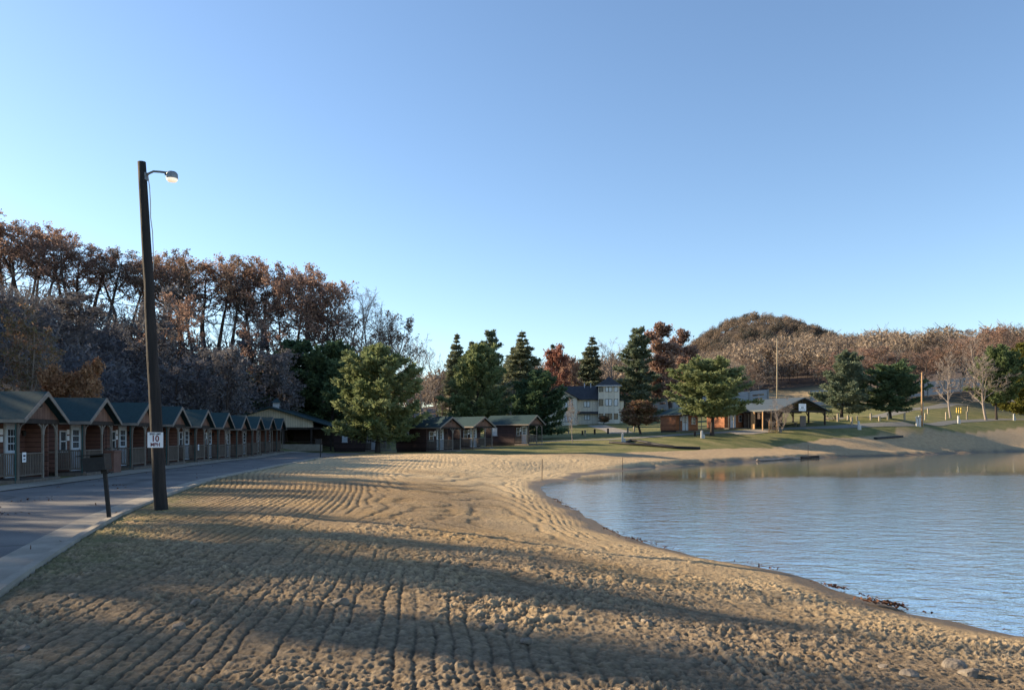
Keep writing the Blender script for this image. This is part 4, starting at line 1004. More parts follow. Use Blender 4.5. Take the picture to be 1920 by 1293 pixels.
# ------------------------------------------------------------------ house with the tower
def house():
    d = 172; s = d / F
    X0 = (1131 - CX) * s; z0 = gz(X0, d)
    t = thing('house', 'beige two-storey house with dark roof and a square three-storey tower', 'house', (X0, d, z0), R(-8))
    def u(px): return (px - 1131) * s
    def v(py): return (793.5 - py) * s
    # tower
    tx0, tx1 = u(1122), u(1161); tw = tx1 - tx0; zt = v(722)
    w = MB(); w.box(tx0, tx1, 0, tw, -1.5, zt); w.build('tower_wall', M['stucco'], t)
    cx = (tx0 + tx1) / 2; o = .55
    r = MB(); r.add([(tx0 - o, -o, zt), (tx1 + o, -o, zt), (tx1 + o, tw + o, zt), (tx0 - o, tw + o, zt), (cx, tw / 2, zt + 2.2)], [(0, 1, 4), (1, 2, 4), (2, 3, 4), (3, 0, 4), (3, 2, 1, 0)]); r.build('tower_roof', M['slate'], t)
    fa = MB(); fa.box(tx0 - o, tx1 + o, -o - .03, -o, zt - .16, zt + .05); fa.box(tx0 - o - .03, tx0 - o, -o, tw + o, zt - .16, zt + .05); fa.build('fascia', M['whitepaint'], t)
    def win(x0, x1, z0_, z1, y, dark=False):
        f = MB(); th = .09
        f.box(x0, x1, y - .06, y, z0_, z0_ + th); f.box(x0, x1, y - .06, y, z1 - th, z1); f.box(x0, x0 + th, y - .06, y, z0_ + th, z1 - th); f.box(x1 - th, x1, y - .06, y, z0_ + th, z1 - th)
        n = 2 if (x1 - x0) > 1.0 else 1
        if n == 2: f.box((x0 + x1) / 2 - .07, (x0 + x1) / 2 + .07, y - .058, y, z0_ + th, z1 - th)
        fo = f.build('window', M['frame'], t)
        p = MB(); p.box(x0 + th, x1 - th, y - .035, y - .004, z0_ + th, z1 - th); p.build('pane', M['tintglass'] if dark else M['curtain'], fo)
    for (a, b) in ((724, 733.5), (747, 760), (774, 785)):
        win(u(1134.5), u(1147.5), v(b), v(a), 0, dark=(a == 774)); win(u(1151), u(1158.5), v(b), v(a), 0, dark=(a == 774))
        win(u(1123), u(1131), v(b), v(a), 0, dark=True)
        f = MB(); f.box(tx0 - .05, tx0, .8, tw - .8, v(b), v(a)); f.build('pane', M['tintglass'], t)
    # middle part
    mx0, mx1 = u(1060), tx0; ez = v(748); rz_ = v(720.5); dep = 9.0
    w = MB(); w.box(u(1082), mx1, 1.2, 1.2 + dep, -1.5, ez); w.build('wall', M['stucco'], t)
    r = MB(); r.prism([(.6, ez - .05), (.6, ez + .16), (1.2 + dep / 2, rz_ + .16), (1.8 + dep, ez + .16), (1.8 + dep, ez - .05), (1.2 + dep / 2, rz_)], 'x', u(1041), mx1 + .3)
    ro = r.build('roof', M['slate'], t)
    for xx in (1094, 1106):
        c = MB(); c.tube([(u(xx), 1.2 + dep / 2 - .6, rz_ - .3), (u(xx), 1.2 + dep / 2 - .6, rz_ + .75)], .12, 8); c.build('vent_pipe', M['whitepaint'], ro)
    win(u(1094), u(1106), v(762), v(750.5), 1.2); win(u(1095), u(1106), v(786), v(776), 1.2)
    aw = MB(); aw.add([(u(1083), 1.198, v(770)), (tx0, 1.198, v(770)), (tx0, .2, v(773.5)), (u(1083), .2, v(773.5)), (u(1083), 1.198, v(771.3)), (tx0, 1.198, v(771.3)), (tx0, .2, v(774.6)), (u(1083), .2, v(774.6))], [(0, 1, 2, 3), (7, 6, 5, 4), (0, 3, 7, 4), (1, 5, 6, 2), (3, 2, 6, 7)]); aw.build('awning', M['slate'], t)
    # left wing with a street gable
    gx0, gx1 = u(1022), u(1082.5); gm = u(1045)
    w = MB(); w.prism([(gx0, -1.5), (gx1, -1.5), (gx1, v(744.5)), (gm, v(725)), (gx0, v(744.5))], 'y', -1.4, 8); w.build('wing_wall', M['stucco'], t)
    r = MB()
    r.prism([(gm, v(724.5)), (gm, v(722)), (gx1 + .5, v(747) + .12), (gx1 + .5, v(747) - .12)], 'y', -1.9, 8.4); r.prism([(gm, v(724.5)), (gm, v(722)), (gx0 - .5, v(747) + .12), (gx0 - .5, v(747) - .12)], 'y', -1.9, 8.4); r.build('wing_roof', M['slate'], t)
    win(u(1059), u(1065.5), v(764), v(750.5), -1.4); win(u(1068), u(1074.5), v(764), v(750.5), -1.4); win(u(1060), u(1072), v(790), v(779), -1.4)
    trm = MB(); trm.bar((u(1048), -1.43, v(748)), (u(1074), -1.43, v(747)), .14); trm.bar((u(1058), -1.43, v(735)), (u(1072), -1.43, v(746)), .14); trm.bar((u(1058), -1.43, v(735)), (u(1050), -1.43, v(746)), .14); trm.build('trim', M['cream'], t)
    w = MB(); w.box(tx1, u(1169), 2.2, 8, -1.5, v(750)); w.build('annex', M['stucco'], t)
    r = MB(); r.box(tx1 + .01, u(1169) + .3, 1.9, 8.3, v(750), v(748)); r.build('annex_roof', M['slate'], t)
house()
def bush(px, py, d, W, H, lab):
    plant('goldbush' if False else 'small', (px - CX) / F * d, d, H, W, label=lab)
bush(1131, 790, 169, 2.6, 2.0, 'low dark shrub at the foot of the house tower')
# ------------------------------------------------------------------ open timber shelter
def shelter():
    d = 113; X = (1503 - CX) / F * d
    t = thing('open_shelter', 'open timber shelter with grey roof and a white sign under its gable', 'shelter', (X, d, gz(X, d) - .1), R(28))
    hw = 4.9; ez = 2.55; rz = 4.3; Lg = 9
    r = MB()
    for s in (-1, 1): r.prism([(0, rz), (0, rz + .13), (s * (hw + .35), ez - .1 + .13), (s * (hw + .35), ez - .1)], 'y', -.6, Lg)
    r.build('roof', M['greyroof'], t)
    for s in (-1, 1):
        for y in (0, 3, 6, 8.6):
            p = MB(); p.box(s * hw - .1, s * hw + .1, y - .1, y + .1, -.5, ez - .02); p.bar((s * hw, y, ez - .9), (s * (hw - .9), y, ez + .28), .1); p.build('post', M['darkwood'], t)
    for y in (0, 4.3, 8.6):
        q = MB(); q.box(-hw + .1, hw - .1, y - .08, y + .08, ez - .28, ez - .05); q.box(-.07, .07, y - .07, y + .07, ez - .05, rz - .05)
        for s in (-1, 1):
            q.bar((s * hw, y, ez), (0, y, rz - .08), .12, .16); q.bar((0, y, ez - .05), (s * 2.2, y, ez + .72), .1)
        q.build('truss', M['darkwood'], t)
    w = MB(); w.box(-hw + .12, -.6, 3.0, 3.15, -.3, ez); w.box(-hw + .12, -hw + .25, 3.15, 8.4, -.3, ez); w.box(-hw + .12, -.6, 8.4, 8.5, -.3, ez); w.build('back_wall', M['darkwall'], t)
    f = MB(); f.box(.0, 1.2, .25, .33, -.2, 1.75); f.build('panel', M['greywood'], t)
    c = MB(); c.box(-hw + .3, .6, 1.2, 1.9, .72, .8); c.box(-hw + .4, -hw + .5, 1.3, 1.8, -.2, .72); c.box(.4, .5, 1.3, 1.8, -.2, .72); c.build('table', M['concrete'], t)
    # shed-roofed bay on the left
    L2 = MB(); L2.box(-hw - 3.0, -hw - .36, -.3, 4.0, ez - .32, ez - .2); L2.build('bay_roof', M['greyroof'], t)
    for x in (-hw - 2.9, -hw - 1.3):
        p = MB(); p.box(x - .07, x + .07, -.1, .04, -.4, ez - .32); p.build('bay_post', M['brightwood'], t)
    bw = MB(); bw.box(-hw - 2.9, -hw - .2, 3.6, 3.7, -.4, ez - .33); bw.build('bay_wall', M['darkwall'], t)
    yb = MB(); yb.box(-hw - 2.95, -hw - 2.8, 1.5, 2.2, -.4, ez - .33); yb.build('bay_panel', M['brightwood'], t)
    sg = MB(); sg.box(-.75, .75, -.16, -.11, ez - .1, ez + .95); so = sg.build('sign', M['signwhite'], t)
    ln = MB(); ln.box(-.28, .28, -.17, -.162, ez + .28, ez + .5); ln.box(-.55, .55, -.17, -.162, ez + .08, ez + .18); ln.box(-.45, .45, -.17, -.162, ez + .66, ez + .72); ln.build('sign_marks', M['steel'], so)
    # wooden steps
    p = hit(1449, 811)
    st = thing('wooden_steps', 'small tan wooden steps with rails in front of the open shelter', 'steps', p, R(-20))
    fr = MB()
    for s in (-.5, .5):
        fr.bar((s, -.6, 0), (s, .5, .75), .09, .16); fr.box(s - .05, s + .05, .45, .55, -.1, 1.6); fr.box(s - .05, s + .05, -.62, -.52, -.1, .85); fr.bar((s, -.57, .85), (s, .5, 1.6), .07)
    fr.build('frame', M['brightwood'], st)
    for k in range(3):
        q = MB(); q.box(-.5, .5, -.62 + k * .35, -.36 + k * .35, .12 + k * .24, .17 + k * .24); q.build('tread', M['brightwood'], st)
shelter()
# ------------------------------------------------------------------ white slatted walls on the rise
def board_wall(pxa, da, pxb, db, H, label, n):
    a = Vector(((pxa - CX) / F * da, da, 0)); b = Vector(((pxb - CX) / F * db, db, 0))
    t = thing('slatted_wall', label, 'wall', (a.x, a.y, gz(a.x, a.y)), 0, 'white slatted walls on the rise')
    dirv = b - a
    g = np.random.default_rng(int(pxa))
    pn = MB(); po = MB()
    for i in range(n):
        p = a + dirv * (i / n); q = a + dirv * ((i + 1) / n)
        z0 = gz(p.x, p.y) - gz(a.x, a.y); z1 = gz(q.x, q.y) - gz(a.x, a.y)
        P = p - a; Q = q - a
        nb = 9
        for k in range(nb):
            zz_ = .25 + k * H / nb
            segs = [(0.0, 1.0)]
            if k in (2, 4, 6) : segs = [(0, g.uniform(.1, .35)), (g.uniform(.6, .8), 1.0)] if g.random() < .8 else segs
            for s0, s1 in segs:
                A = P.lerp(Q, s0 + .004); B = P.lerp(Q, s1 - .004)
                A.z = zz_ + z0 + (z1 - z0) * s0 + H / nb / 2; B.z = zz_ + z0 + (z1 - z0) * s1 + H / nb / 2
                pn.bar(A, B, .05, H / nb * .93)
    pn.build('boards', M['boardwhite'], t)
    for i in range(n + 1):
        p = a + dirv * (i / n) - a; z = gz(a.x + p.x, a.y + p.y) - gz(a.x, a.y)
        po = MB(); po.box(p.x - .14, p.x + .14, p.y - .25, p.y - .04, z - .4, z + H + .35); po.build('post', M['steel'], t)
board_wall(680, 186, 1010, 205, 4.2, 'white slatted wall seen between the pines behind the three brown cabins', 9)
board_wall(1225, 200, 1440, 205, 4.4, 'pale blue-white slatted wall behind the two reddish cabins and the open shelter', 6)
board_wall(1520, 190, 1600, 188, 3.6, 'short white slatted wall seen through the open shelter', 3)
board_wall(1676, 200, 1860, 212, 3.6, 'grey-white slatted wall above the upper road at the right', 6)

# ------------------------------------------------------------------ lamp pole, sign, grill
def lamp():
    b = Vector((-8.2, 18.05, gz(-8.2, 18.05))); b = at(302, 957, 17.9); 
    b.z = gz(b.x, b.y) + .02
    top = at(266, 304, 17.9)
    t = thing('street_lamp', 'tall dark wooden lamp pole with one glowing lamp on a short arm', 'street lamp', b, 0)
    rel = top - b
    p = MB(); pts = [Vector((0, 0, -.5))]
    g = np.random.default_rng(3)
    K = 14
    for i in range(K + 1): 
        q = rel * (i / K); q = q + Vector((g.normal(0, .004), 0, 0)); pts.append(q)
    rad = [.152] + [.152 + (.092 - .152) * i / K for i in range(K + 1)]
    p.tube(pts, rad, 14); p.build('pole', M['pole'], t, True)
    q = rel - Vector((0, 0, .30)); 
    a = MB(); a.tube([q + Vector((.08, 0, -.03)), q + Vector((.17, 0, .04)), q + Vector((.27, 0, .085)), q + Vector((.42, 0, .075)), q + Vector((.62, 0, .05))], .026, 8)
    a.box(q.x + .075, q.x + .12, q.y - .06, q.y + .06, q.z - .12, q.z + .05); a.build('arm', M['steel'], t)
    h0 = q + Vector((.70, 0, -.03))
    h = MB(); h.tube([h0 + Vector((0, 0, z)) for z in (-.055, -.03, .06, .10, .115)], [.128, .13, .124, .09, .02], 16); h.tube([h0 + Vector((-.16, 0, .07)), h0 + Vector((-.08, 0, .06))], .045, 8); ho = h.build('lamp_housing', M['steel'], t, False)
    l = MB(); l.tube([h0 + Vector((0, 0, z)) for z in (-.057, -.09, -.12, -.135)], [.122, .118, .095, .03], 16); l.build('lens', M['lens'], ho, True)
    w = MB(); pw = []
    for i in range(24):
        f = .97 - .97 * i / 23; bow = .03 * math.sin(i * 1.1) if f > .55 else 0
        r = .152 + (.092 - .152) * f
        # the wire hangs on the right near the top and runs down the front left lower on
        ang = (.2 if f > .72 else 3.35) if True else 0
        k = 0 if f > .76 else min(1, (.76 - f) / .2)
        ang = 0.1 * (1 - k) + 2.9 * k
        pw.append(rel * f + Vector((math.cos(ang) * (r + .02 + abs(bow)), abs(math.sin(ang)) * (r + .02), 0)))
    w.tube(pw, .011, 6); w.build('conduit', M['wire'], t)
    # speed sign
    f = (957 - 826) / F * 17.9
    c = b + rel * (f / rel.z) ; c = Vector((c.x + .045, c.y - .19, b.z + f))
    s = thing('speed_limit_sign', 'small white speed limit sign reading 10 MPH fixed on the lamp pole', 'sign', c, 0)
    pl = MB(); pl.box(-.178, .178, -.004, .004, -.175, .175); pl.build('plate', M['signwhite'], s)
    def text(body, size, z, mat, w=1.0, bold=.0):
        cu = bpy.data.curves.new('lettering', 'FONT'); cu.body = body; cu.size = size; cu.align_x = 'CENTER'; cu.align_y = 'CENTER'; cu.extrude = .001; cu.offset = bold
        o = bpy.data.objects.new('lettering', cu); COL.objects.link(o)
        dg = bpy.context.evaluated_depsgraph_get(); me = bpy.data.meshes.new_from_object(o.evaluated_get(dg)); bpy.data.objects.remove(o)
        me.transform(Matrix.Rotation(math.pi / 2, 4, 'X')); me.transform(Matrix.Diagonal((w, 1, 1, 1)))
        me.materials.clear(); me.materials.append(mat)
        lo = link('lettering', me, s); lo.location = (0, -.0065, z)
    text('SPEED LIMIT', .062, .135, M['signnavy'], .78, .002); text('10', .19, .025, M['signred'], .95, .005); text('MPH', .11, -.108, M['signred'], 1.0, .003)
m_, nt_, b_ = newmat('glowing lens'); b_.inputs['Base Color'].default_value = (.9, .85, .75, 1); b_.inputs['Emission Color'].default_value = (1, .82, .58, 1); b_.inputs['Emission Strength'].default_value = .75; M['lens'] = m_
lamp()
def grill(px, py, d, label, lean, scl=1):
    p = at(px, py, d); p.z = gz(p.x, p.y) + .03
    t = thing('pedestal_grill', label, 'grill', p, R(6), 'black pedestal grills by the kerb'); t.rotation_euler = (0, lean, R(8)); t.scale = (scl * .95,) * 3
    q = MB(); q.box(-.035, .035, -.035, .035, -.3, 1.05); q.build('post', M['black'], t)
    b = MB(); b.box(-.36, .08, -.2, .2, 1.08, 1.10); b.box(-.36, -.34, -.2, .2, 1.10, 1.36); b.box(.06, .08, -.2, .2, 1.10, 1.40); b.box(-.34, .06, -.2, -.18, 1.10, 1.36); b.box(-.34, .06, .18, .2, 1.10, 1.40)
    b.box(-.06, .06, -.06, .06, 1.0, 1.08); b.build('firebox', M['black'], t)
    r = MB(); r.box(-.39, .09, -.22, .22, 1.402, 1.425); r.box(-.48, -.39, -.19, -.16, 1.40, 1.42); r.build('lid', M['black'], t)
    h = MB(); h.tube([(.08, -.1, 1.0), (.14, -.1, 1.02), (.14, .1, 1.02), (.08, .1, 1.0)], .013, 6); h.tube([(-.38, -.1, 1.17), (-.35, -.1, 1.17)], .02, 6); h.build('handle', M['black'], t)
grill(205, 986, 15.7, 'near black pedestal grill box on a slanted post, left of the lamp pole', R(-5))
grill(601, 862, 57, 'far small black pedestal grill at the end of the road near the dark pavilion', R(0), 1.05)
# brown cabinet beside the second cabin porch
p = hit(208, 886)
t = thing('utility_cabinet', 'brown utility cabinet beside the second cabin porch, behind the black grill', 'cabinet', p, ROWROT)
q = MB(); q.box(-.3, .3, -.42, .42, -.1, .98); q.build('body', M['brown'], t, bevel=.015)
q = MB(); q.box(-.34, .34, -.46, .46, .982, 1.05); q.build('lid', M['brown'], t, bevel=.015)
# small notices on the porch rails
for i, lab in ((0, 'small white notice on the front railing of the nearest cabin'), (4, 'small white notice on the railing of the fifth cabin')):
    Y = 29.6 * inv[i] / inv[0]; X = -18.05 - .111 * (Y - 29.6)
    Mx = Matrix.Translation((X, Y, gz(X, Y) - .03)) @ Matrix.Rotation(ROWROT, 4, 'Z')
    l = Mx @ Vector((-.03, -1.16, .82))
    s = thing('rail_notice', lab, 'notice', l, ROWROT)
    q = MB(); q.box(0, .015, -.13, .13, 0, .36); q.build('board', M['signwhite'], s)
    q = MB(); q.box(.016, .018, -.08, .08, .2, .27); q.box(.016, .018, -.07, .07, .08, .13); q.build('print', M['signnavy'], s)
# ------------------------------------------------------------------ poles on the lawn
d = 128; X = (1457 - CX) / F * d; z = gz(X, d)
t = thing('flagpole', 'tall thin pale pole without a flag rising behind the open shelter', 'pole', (X, d, z))
q = MB(); Ht = CAMZ + (HY - 637) / F * d - z; q.tube([(0, 0, -.4), (0, 0, Ht)], [.12, .075], 10); q.build('shaft', M['postwood'], t, True)
q = MB(); q.tube([(0, 0, Ht), (0, 0, Ht + .12), (0, 0, Ht + .2)], [.1, .13, .02], 10); q.build('finial', M['postwood'], t)
p = hit(1728.5, 798)
t = thing('utility_pole', 'brown wooden utility pole behind white meter boxes on the right lawn', 'pole', p)
q = MB(); Ht = CAMZ + (HY - 698) / F * p.y - p.z; q.tube([(0, 0, -.4), (.0, 0, Ht)], [.15, .09], 10); q.build('shaft', M['brightwood'], t, True)
q = MB(); q.tube([(.15, -.1, -.2), (.15, -.1, 3.5)], .04, 6); q.build('conduit', M['steel'], t)
for px, h, lab in ((1719.5, 1.35, 'slim white meter box left of the utility pole foot'), (1724.5, 1.6, 'wide white meter box beside the utility pole foot')):
    p = hit(px, 799)
    t = thing('meter_box', lab, 'meter box', p)
    q = MB(); q.box(-.16, .16, -.1, .1, -.2, h - .35); q.box(-.2, .2, -.14, .12, h - .35, h); q.build('body', M['whitebox'], t, bevel=.02)
    q = MB(); q.box(-.13, .13, -.155, -.142, h - .3, h - .08); q.build('door', M['postwood'], t)
# site posts: each with a cap and an outlet box
def site_post(px, py, hpx, kind, label, group):
    p = hit(px, py); h = hpx / F * p.y
    m = M['whitebox'] if kind == 'w' else (M['postwood'] if kind == 'p' else M['darkwood'])
    t = thing('site_post', label, 'post', p, rng.uniform(-.3, .3), group)
    q = MB(); q.box(-.13, .13, -.11, .11, -.3, h); q.build('shaft', m, t, bevel=.015)
    q = MB(); q.add([(-.16, -.14, h), (.16, -.14, h), (.16, .14, h), (-.16, .14, h), (0, 0, h + .12)], [(0, 1, 4), (1, 2, 4), (2, 3, 4), (3, 0, 4), (3, 2, 1, 0)]); q.build('cap', m, t)
    if kind == 'w':
        q = MB(); q.box(.14, .36, -.1, .1, -.1, h * .55); q.build('outlet_box', m, t)
PG = 'wooden site posts along the campground lawn'
for i, (px, py, h) in enumerate([(1571, 791, 14), (1597, 797, 14), (1633, 787, 11), (1665, 787, 11), (1696, 788, 13), (1735, 787, 12), (1774, 787, 14), (1813, 787, 15), (1740, 776, 10), (1815, 771, 9), (1649, 790, 8), (1590, 788, 8), (1607, 788, 8)]):
    site_post(px, py, h, 'p', ['pale wooden post between the shelter and the blue-green pine trunk', 'pale wooden post just right of the blue-green pine trunk', 'short pale post halfway between the two pine trunks right of the shelter', 'short post immediately left of the dark green pine trunk', 'pale wooden post right of the dark green pine trunk', 'short post just right of the utility pole', 'pale post left of the upright young bare tree', 'pale post between the two bare trees at right', 'post up the slope behind the utility pole', 'yellowish post up the slope behind the two bare trees', 'small dim post behind the dark green pine, close to its trunk', 'dim small post behind the blue-green pine, left of a matching one', 'dim small post behind the blue-green pine, right of a matching one'][i], PG)
for (px, py, h, lab) in [(1610, 807, 15, 'white service pedestal on the bank below the blue-green pine'), (1797, 794, 14, 'white service pedestal between the bare trees at the right'), (1901, 788, 12, 'white service pedestal near the right edge of the picture'), (1167, 832, 19, 'white service pedestal beside the black tubes on the lawn'), (1316, 821, 13, 'white service pedestal just left of the olive pine trunk')]:
    site_post(px, py, h, 'w', lab, 'white service pedestals')
for (px, py, h, k, lab) in [(1097, 818, 11, 'p', 'sunlit wooden post on the lawn below the house wing'), (1092, 815, 7, 'd', 'dark post just left of the sunlit wooden post below the house'), (1066, 813, 7, 'p', 'leaning grey post on the lawn left of the house path'), (1177, 813, 11, 'p', 'sunlit post at the foot of the house path'), (1189, 809, 9, 'p', 'thin pale post right of the house path'), (1115, 814, 9, 'd', 'thin dark post left of the house path foot'), (1140, 813, 9, 'd', 'thin dark post in front of the house path'), (1303, 817, 8, 'd', 'short dark post in front of the left reddish cabin')]:
    site_post(px, py, h, k, lab, 'posts in front of the house')
p = hit(1878, 768)
site_post(1878, 768, 7, 'p', 'short yellowish post below the yellow-green pine', PG)
# yellow rack
p = hit(1798, 774)
t = thing('yellow_rack', 'small yellow pipe rack on the slope between the bare trees', 'rack', p, .2)
for x in (-.55, 0, .55):
    q = MB(); q.box(x - .1, x + .1, -.1, .1, -.2, 1.15); q.build('post', M['yellow'], t)
q = MB(); q.box(-.45, -.1, -.04, .04, .85, 1.0); q.box(.1, .45, -.04, .04, .55, .7); q.build('rail', M['yellow'], t)
p = hit(1558, 789)
t = thing('picnic_table', 'grey picnic table on the lawn behind the open shelter', 'table', p, .1)
q = MB(); q.box(-.9, .9, -.38, .38, .70, .76); q.build('table_top', M['greywood'], t)
for y in (-.7, .7):
    q = MB(); q.box(-.9, .9, y - .13, y + .13, .42, .47); q.build('bench', M['greywood'], t)
for x in (-.65, .65):
    q = MB(); q.bar((x, -.7, -.1), (x, .25, .7), .08); q.bar((x, .7, -.1), (x, -.25, .7), .08); q.bar((x, -.8, .39), (x, .8, .39), .07); q.build('leg', M['greywood'], t)
# stakes by the shore
for px, py, h, lab in ((1016, 900, 40, 'thin dark stake at the near corner of the pond'), (1167, 881, 24, 'thin stake on the far bank left of the pond middle'), (1515, 862, 28, 'thin stake at the water edge of the far bank')):
    p = hit(px, py)
    q = MB(); hh = h / F * p.y; q.tube([(0, 0, -.4), (.02, 0, hh)], .022, 6); o = q.build('stake', M['darkwood']); o.location = p; tag(o, lab, 'stake', 'stakes by the pond')
# black silt tubes
def tube_on_ground(pts, r, name, label, cat, mat):
    P = [hit(*p) for p in pts]; Q = []
    for i in range(len(P) - 1):
        for k in range(5):
            v = P[i].lerp(P[i + 1], k / 5); Q.append((v.x, v.y, gz(v.x, v.y) + r * .8))
    v = P[-1]; Q.append((v.x, v.y, v.z + r * .8))
    q = MB(); q.tube(Q, r, 8); o = q.build(name, mat, None, True); tag(o, label, cat)
tube_on_ground([(1143, 831), (1180, 834), (1225, 838), (1270, 842), (1312, 842.5)], .16, 'silt_tube', 'long black silt tube snaking over the lawn towards the bank', 'silt tube', M['plastic'])
tube_on_ground([(1170, 832), (1182, 828), (1197, 829), (1225, 834), (1262, 840)], .16, 'silt_tube', 'bent black silt tube behind the long one, starting at the white pedestal', 'silt tube', M['plastic'])
tube_on_ground([(1640, 825), (1665, 823.5), (1692, 822)], .17, 'silt_tube', 'short dark strip lying on the far bank below the dark green pine', 'silt tube', M['plastic'])  # dark tube-shaped strip along a dark mark on the bank
tube_on_ground([(1500, 860.5), (1520, 859), (1535, 858.5)], .13, 'drift_log', 'dark log lying at the water edge of the far bank', 'log', M['darkwood'])
tube_on_ground([(1420, 863.5), (1470, 861), (1500, 860)], .1, 'drift_branch', 'thin pale driftwood branch along the far water edge', 'branch', M['palebark'])
# ------------------------------------------------------------------ stones on the soil
def stone(px, py, w, label, seed):
    p = hit(px, py); r = w / F * p.y / 2
    g = np.random.default_rng(seed)
    import bmesh
    bm = bmesh.new(); bmesh.ops.create_icosphere(bm, subdivisions=3, radius=1)
    pl = [(unit(g.normal(0, 1, 3)), g.uniform(.55, .85)) for _ in range(9)]
    for v in bm.verts:
        c = np.array(v.co)
        for n_, k in pl:
            e = c @ n_ - k
            if e > 0: c = c - n_ * e * .92
        v.co = Vector(c) * r
        v.co.z *= .62
    me = bpy.data.meshes.new('stone'); bm.to_mesh(me); bm.free(); me.materials.append(M['rock'])
    o = link('stone', me); o.location = (p.x, p.y, p.z + .03 + r * .18); o.rotation_euler = (g.normal(0, .15), g.normal(0, .15), g.random() * 6)
    tag(o, label, 'stone', 'stones on the bare soil')
for i, (px, py, w_, lab) in enumerate([
    (366, 1146, 26, 'pointed pale stone on the soil below the lamp pole'), (640, 1146, 34, 'flat pale stone in the middle left of the soil'), (627, 1143, 16, 'small stone touching the flat pale stone'),
    (335, 1192, 28, 'dark angular stone at the shaded lower left'), (988, 1216, 26, 'pale stone at the bottom centre of the soil'), (1213, 1180, 24, 'upright grey stone right of the bottom centre'),
    (1262, 1206, 26, 'grey stone below the upright grey stone'), (1436, 1250, 18, 'small pale stone near the bottom right'), (1790, 1266, 44, 'large brown stone, the left of two at the bottom right corner'), (1818, 1276, 42, 'grey stone, the right of two at the bottom right corner'),
    (1705, 1286, 36, 'broad pale stone cut by the bottom edge at right'), (45, 1230, 24, 'pale stone at the lower left edge'), (20, 1244, 16, 'little white stone at the lower left corner'), (938, 1190, 26, 'buried flat stone just above the pale stone at the bottom centre'),
    (905, 1192, 22, 'buried stone left of the flat stone at the bottom centre'), (1380, 1284, 22, 'pale upright stone cut by the bottom edge'), (137, 1134, 20, 'dark clod-like stone on the left of the soil'), (1655, 1262, 26, 'half buried stone left of the two corner stones')]):
    stone(px, py, w_, lab, 500 + i)
# ------------------------------------------------------------------ leaf drift along the water and on the road
def litter(name, label, pts, size, mat, lift=.015):
    g = np.random.default_rng(99); P = np.array(pts); n = len(P)
    z = ground_base(P[:, 0], P[:, 1]) + lift
    C = np.stack([P[:, 0], P[:, 1], z + np.abs(g.normal(0, .015, n))], 1)
    D = unit(g.normal(0, 1, (n, 3)) * np.array([1, 1, .45])); U = unit(np.cross(D, g.normal(0, .35, (n, 3)) + np.array([0, 0, 1.])))
    l = size * g.uniform(.5, 1.2, n)[:, None]; w = size * g.uniform(.3, .8, n)[:, None]
    V = np.stack([C - D * l - U * w * .5, C - D * l + U * w * .5, C + D * l + U * w, C + D * l - U * w], 1).reshape(-1, 3)
    o = link(name, np_mesh(name, V, np.arange(len(V)).reshape(-1, 4), mat, False, np.repeat(g.random(n), 4))); tag(o, label, 'leaf litter', kind='stuff')
g = np.random.default_rng(12); pts = []
NS = [wpt(*p) for p in [(1920, 1202), (1900, 1195), (1760, 1165), (1690, 1150), (1600, 1118), (1500, 1088), (1390, 1066), (1280, 1045), (1190, 1020), (1130, 996), (1095, 975), (1070, 958), (1035, 938), (1010, 922)]]
for i in range(len(NS) - 1):
    a = np.array(NS[i]); b = np.array(NS[i + 1]); L_ = np.hypot(*(b - a))
    m = int(L_ * 60)
    for k in range(m):
        t = g.random(); dens = vnoise(np.array([(a[0] + t * (b[0] - a[0])) * 1.1]), np.array([(a[1] + t * (b[1] - a[1])) * .9]), 8)[0]
        if g.random() > max(0, dens - .52) * 1.6: continue
        q = a + (b - a) * t; nrm = np.array([-(b - a)[1], (b - a)[0]]) / L_
        pts.append(q - nrm * abs(g.normal(0, .13)) * (1 if True else 0) * np.sign(-1) * -1)
for (px, py, m, s) in [(1668, 1141, 110, .11), (1560, 1106, 60, .09), (1640, 1141, 40, .09), (1185, 1017, 30, .2)]:
    c_ = np.array(wpt(px, py)); 
    for k in range(m): pts.append(c_ + g.normal(0, s, 2) * np.array([1.4, .6]))
L_DRIFT = mat_leaf('wet drifted leaves', [(.03, .016, .013), (.07, .034, .026), (.14, .08, .055)], .1, 3)
litter('drifted_leaves', 'dark reddish leaves drifted along the near water edge', pts, .035, L_DRIFT, .05)
pts = []
for k in range(90):
    y = g.uniform(9, 45); t = g.random() ** 1.6; x = float(kerb_x(y)) - .1 - t * 5.5
    pts.append((x, y))
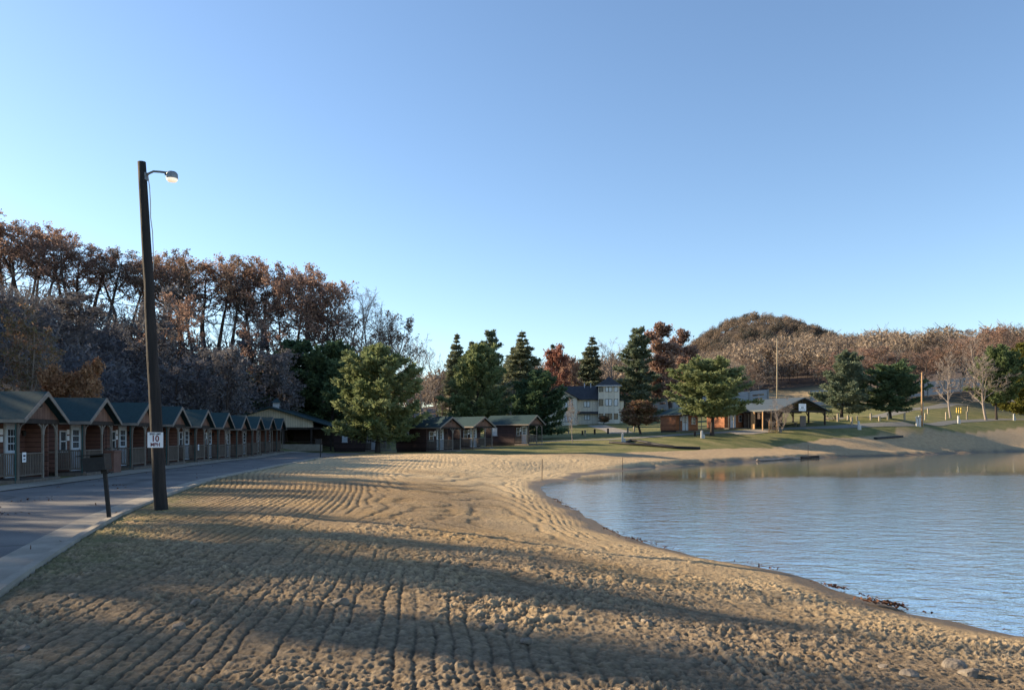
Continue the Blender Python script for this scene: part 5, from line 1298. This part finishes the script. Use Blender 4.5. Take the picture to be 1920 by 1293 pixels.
for c_ in [(-13, 21), (-11.5, 17), (-14, 27), (-12.6, 40)]:
    for k in range(26): pts.append((c_[0] + g.normal(0, .35), c_[1] + g.normal(0, .25)))
litter('fallen_leaves', 'dead leaves scattered over the asphalt road', pts, .032, L_DRIFT, .02)

# ------------------------------------------------------------------ camera, light, sky
cam = bpy.data.cameras.new('camera'); co = bpy.data.objects.new('camera', cam); COL.objects.link(co)
cam.sensor_fit = 'HORIZONTAL'; cam.sensor_width = 36; cam.lens = 36 * F / 1920; cam.shift_y = (HY - 646.5) / 1920
cam.clip_start = .05; cam.clip_end = 6000
co.location = (0, 0, CAMZ); co.rotation_euler = (math.pi / 2, 0, 0); scene.camera = co
AZ = R(-73); EL = R(21)                                # sun: left of the view and beyond it, low
sd = Vector((math.sin(AZ) * math.cos(EL), math.cos(AZ) * math.cos(EL), math.sin(EL)))
sun = bpy.data.lights.new('sun', 'SUN'); sun.energy = 12.0; sun.angle = R(.5); sun.color = (1, .79, .53)
so = bpy.data.objects.new('sun', sun); COL.objects.link(so); so.rotation_euler = sd.to_track_quat('Z', 'Y').to_euler(); so.location = (-40, 20, 40)
w = bpy.data.worlds.new('World'); scene.world = w; w.use_nodes = True
nt = w.node_tree; bg = nt.nodes['Background']
sky = nt.nodes.new('ShaderNodeTexSky'); sky.sky_type = 'NISHITA'; sky.sun_disc = False
sky.sun_elevation = EL; sky.sun_rotation = AZ; sky.air_density = 1.0; sky.dust_density = .35; sky.ozone_density = 2.7; sky.altitude = 200
nt.links.new(sky.outputs[0], bg.inputs[0]); bg.inputs[1].default_value = .238
scene.view_settings.view_transform = 'Standard'; scene.view_settings.look = 'None'; scene.view_settings.exposure = 0
scene.cycles.max_bounces = 6; scene.cycles.diffuse_bounces = 2; scene.cycles.transmission_bounces = 3; scene.cycles.transparent_max_bounces = 4
scene.cycles.use_denoising = True; scene.cycles.denoising_prefilter = 'ACCURATE'; scene.cycles.denoising_input_passes = 'RGB_ALBEDO_NORMAL'
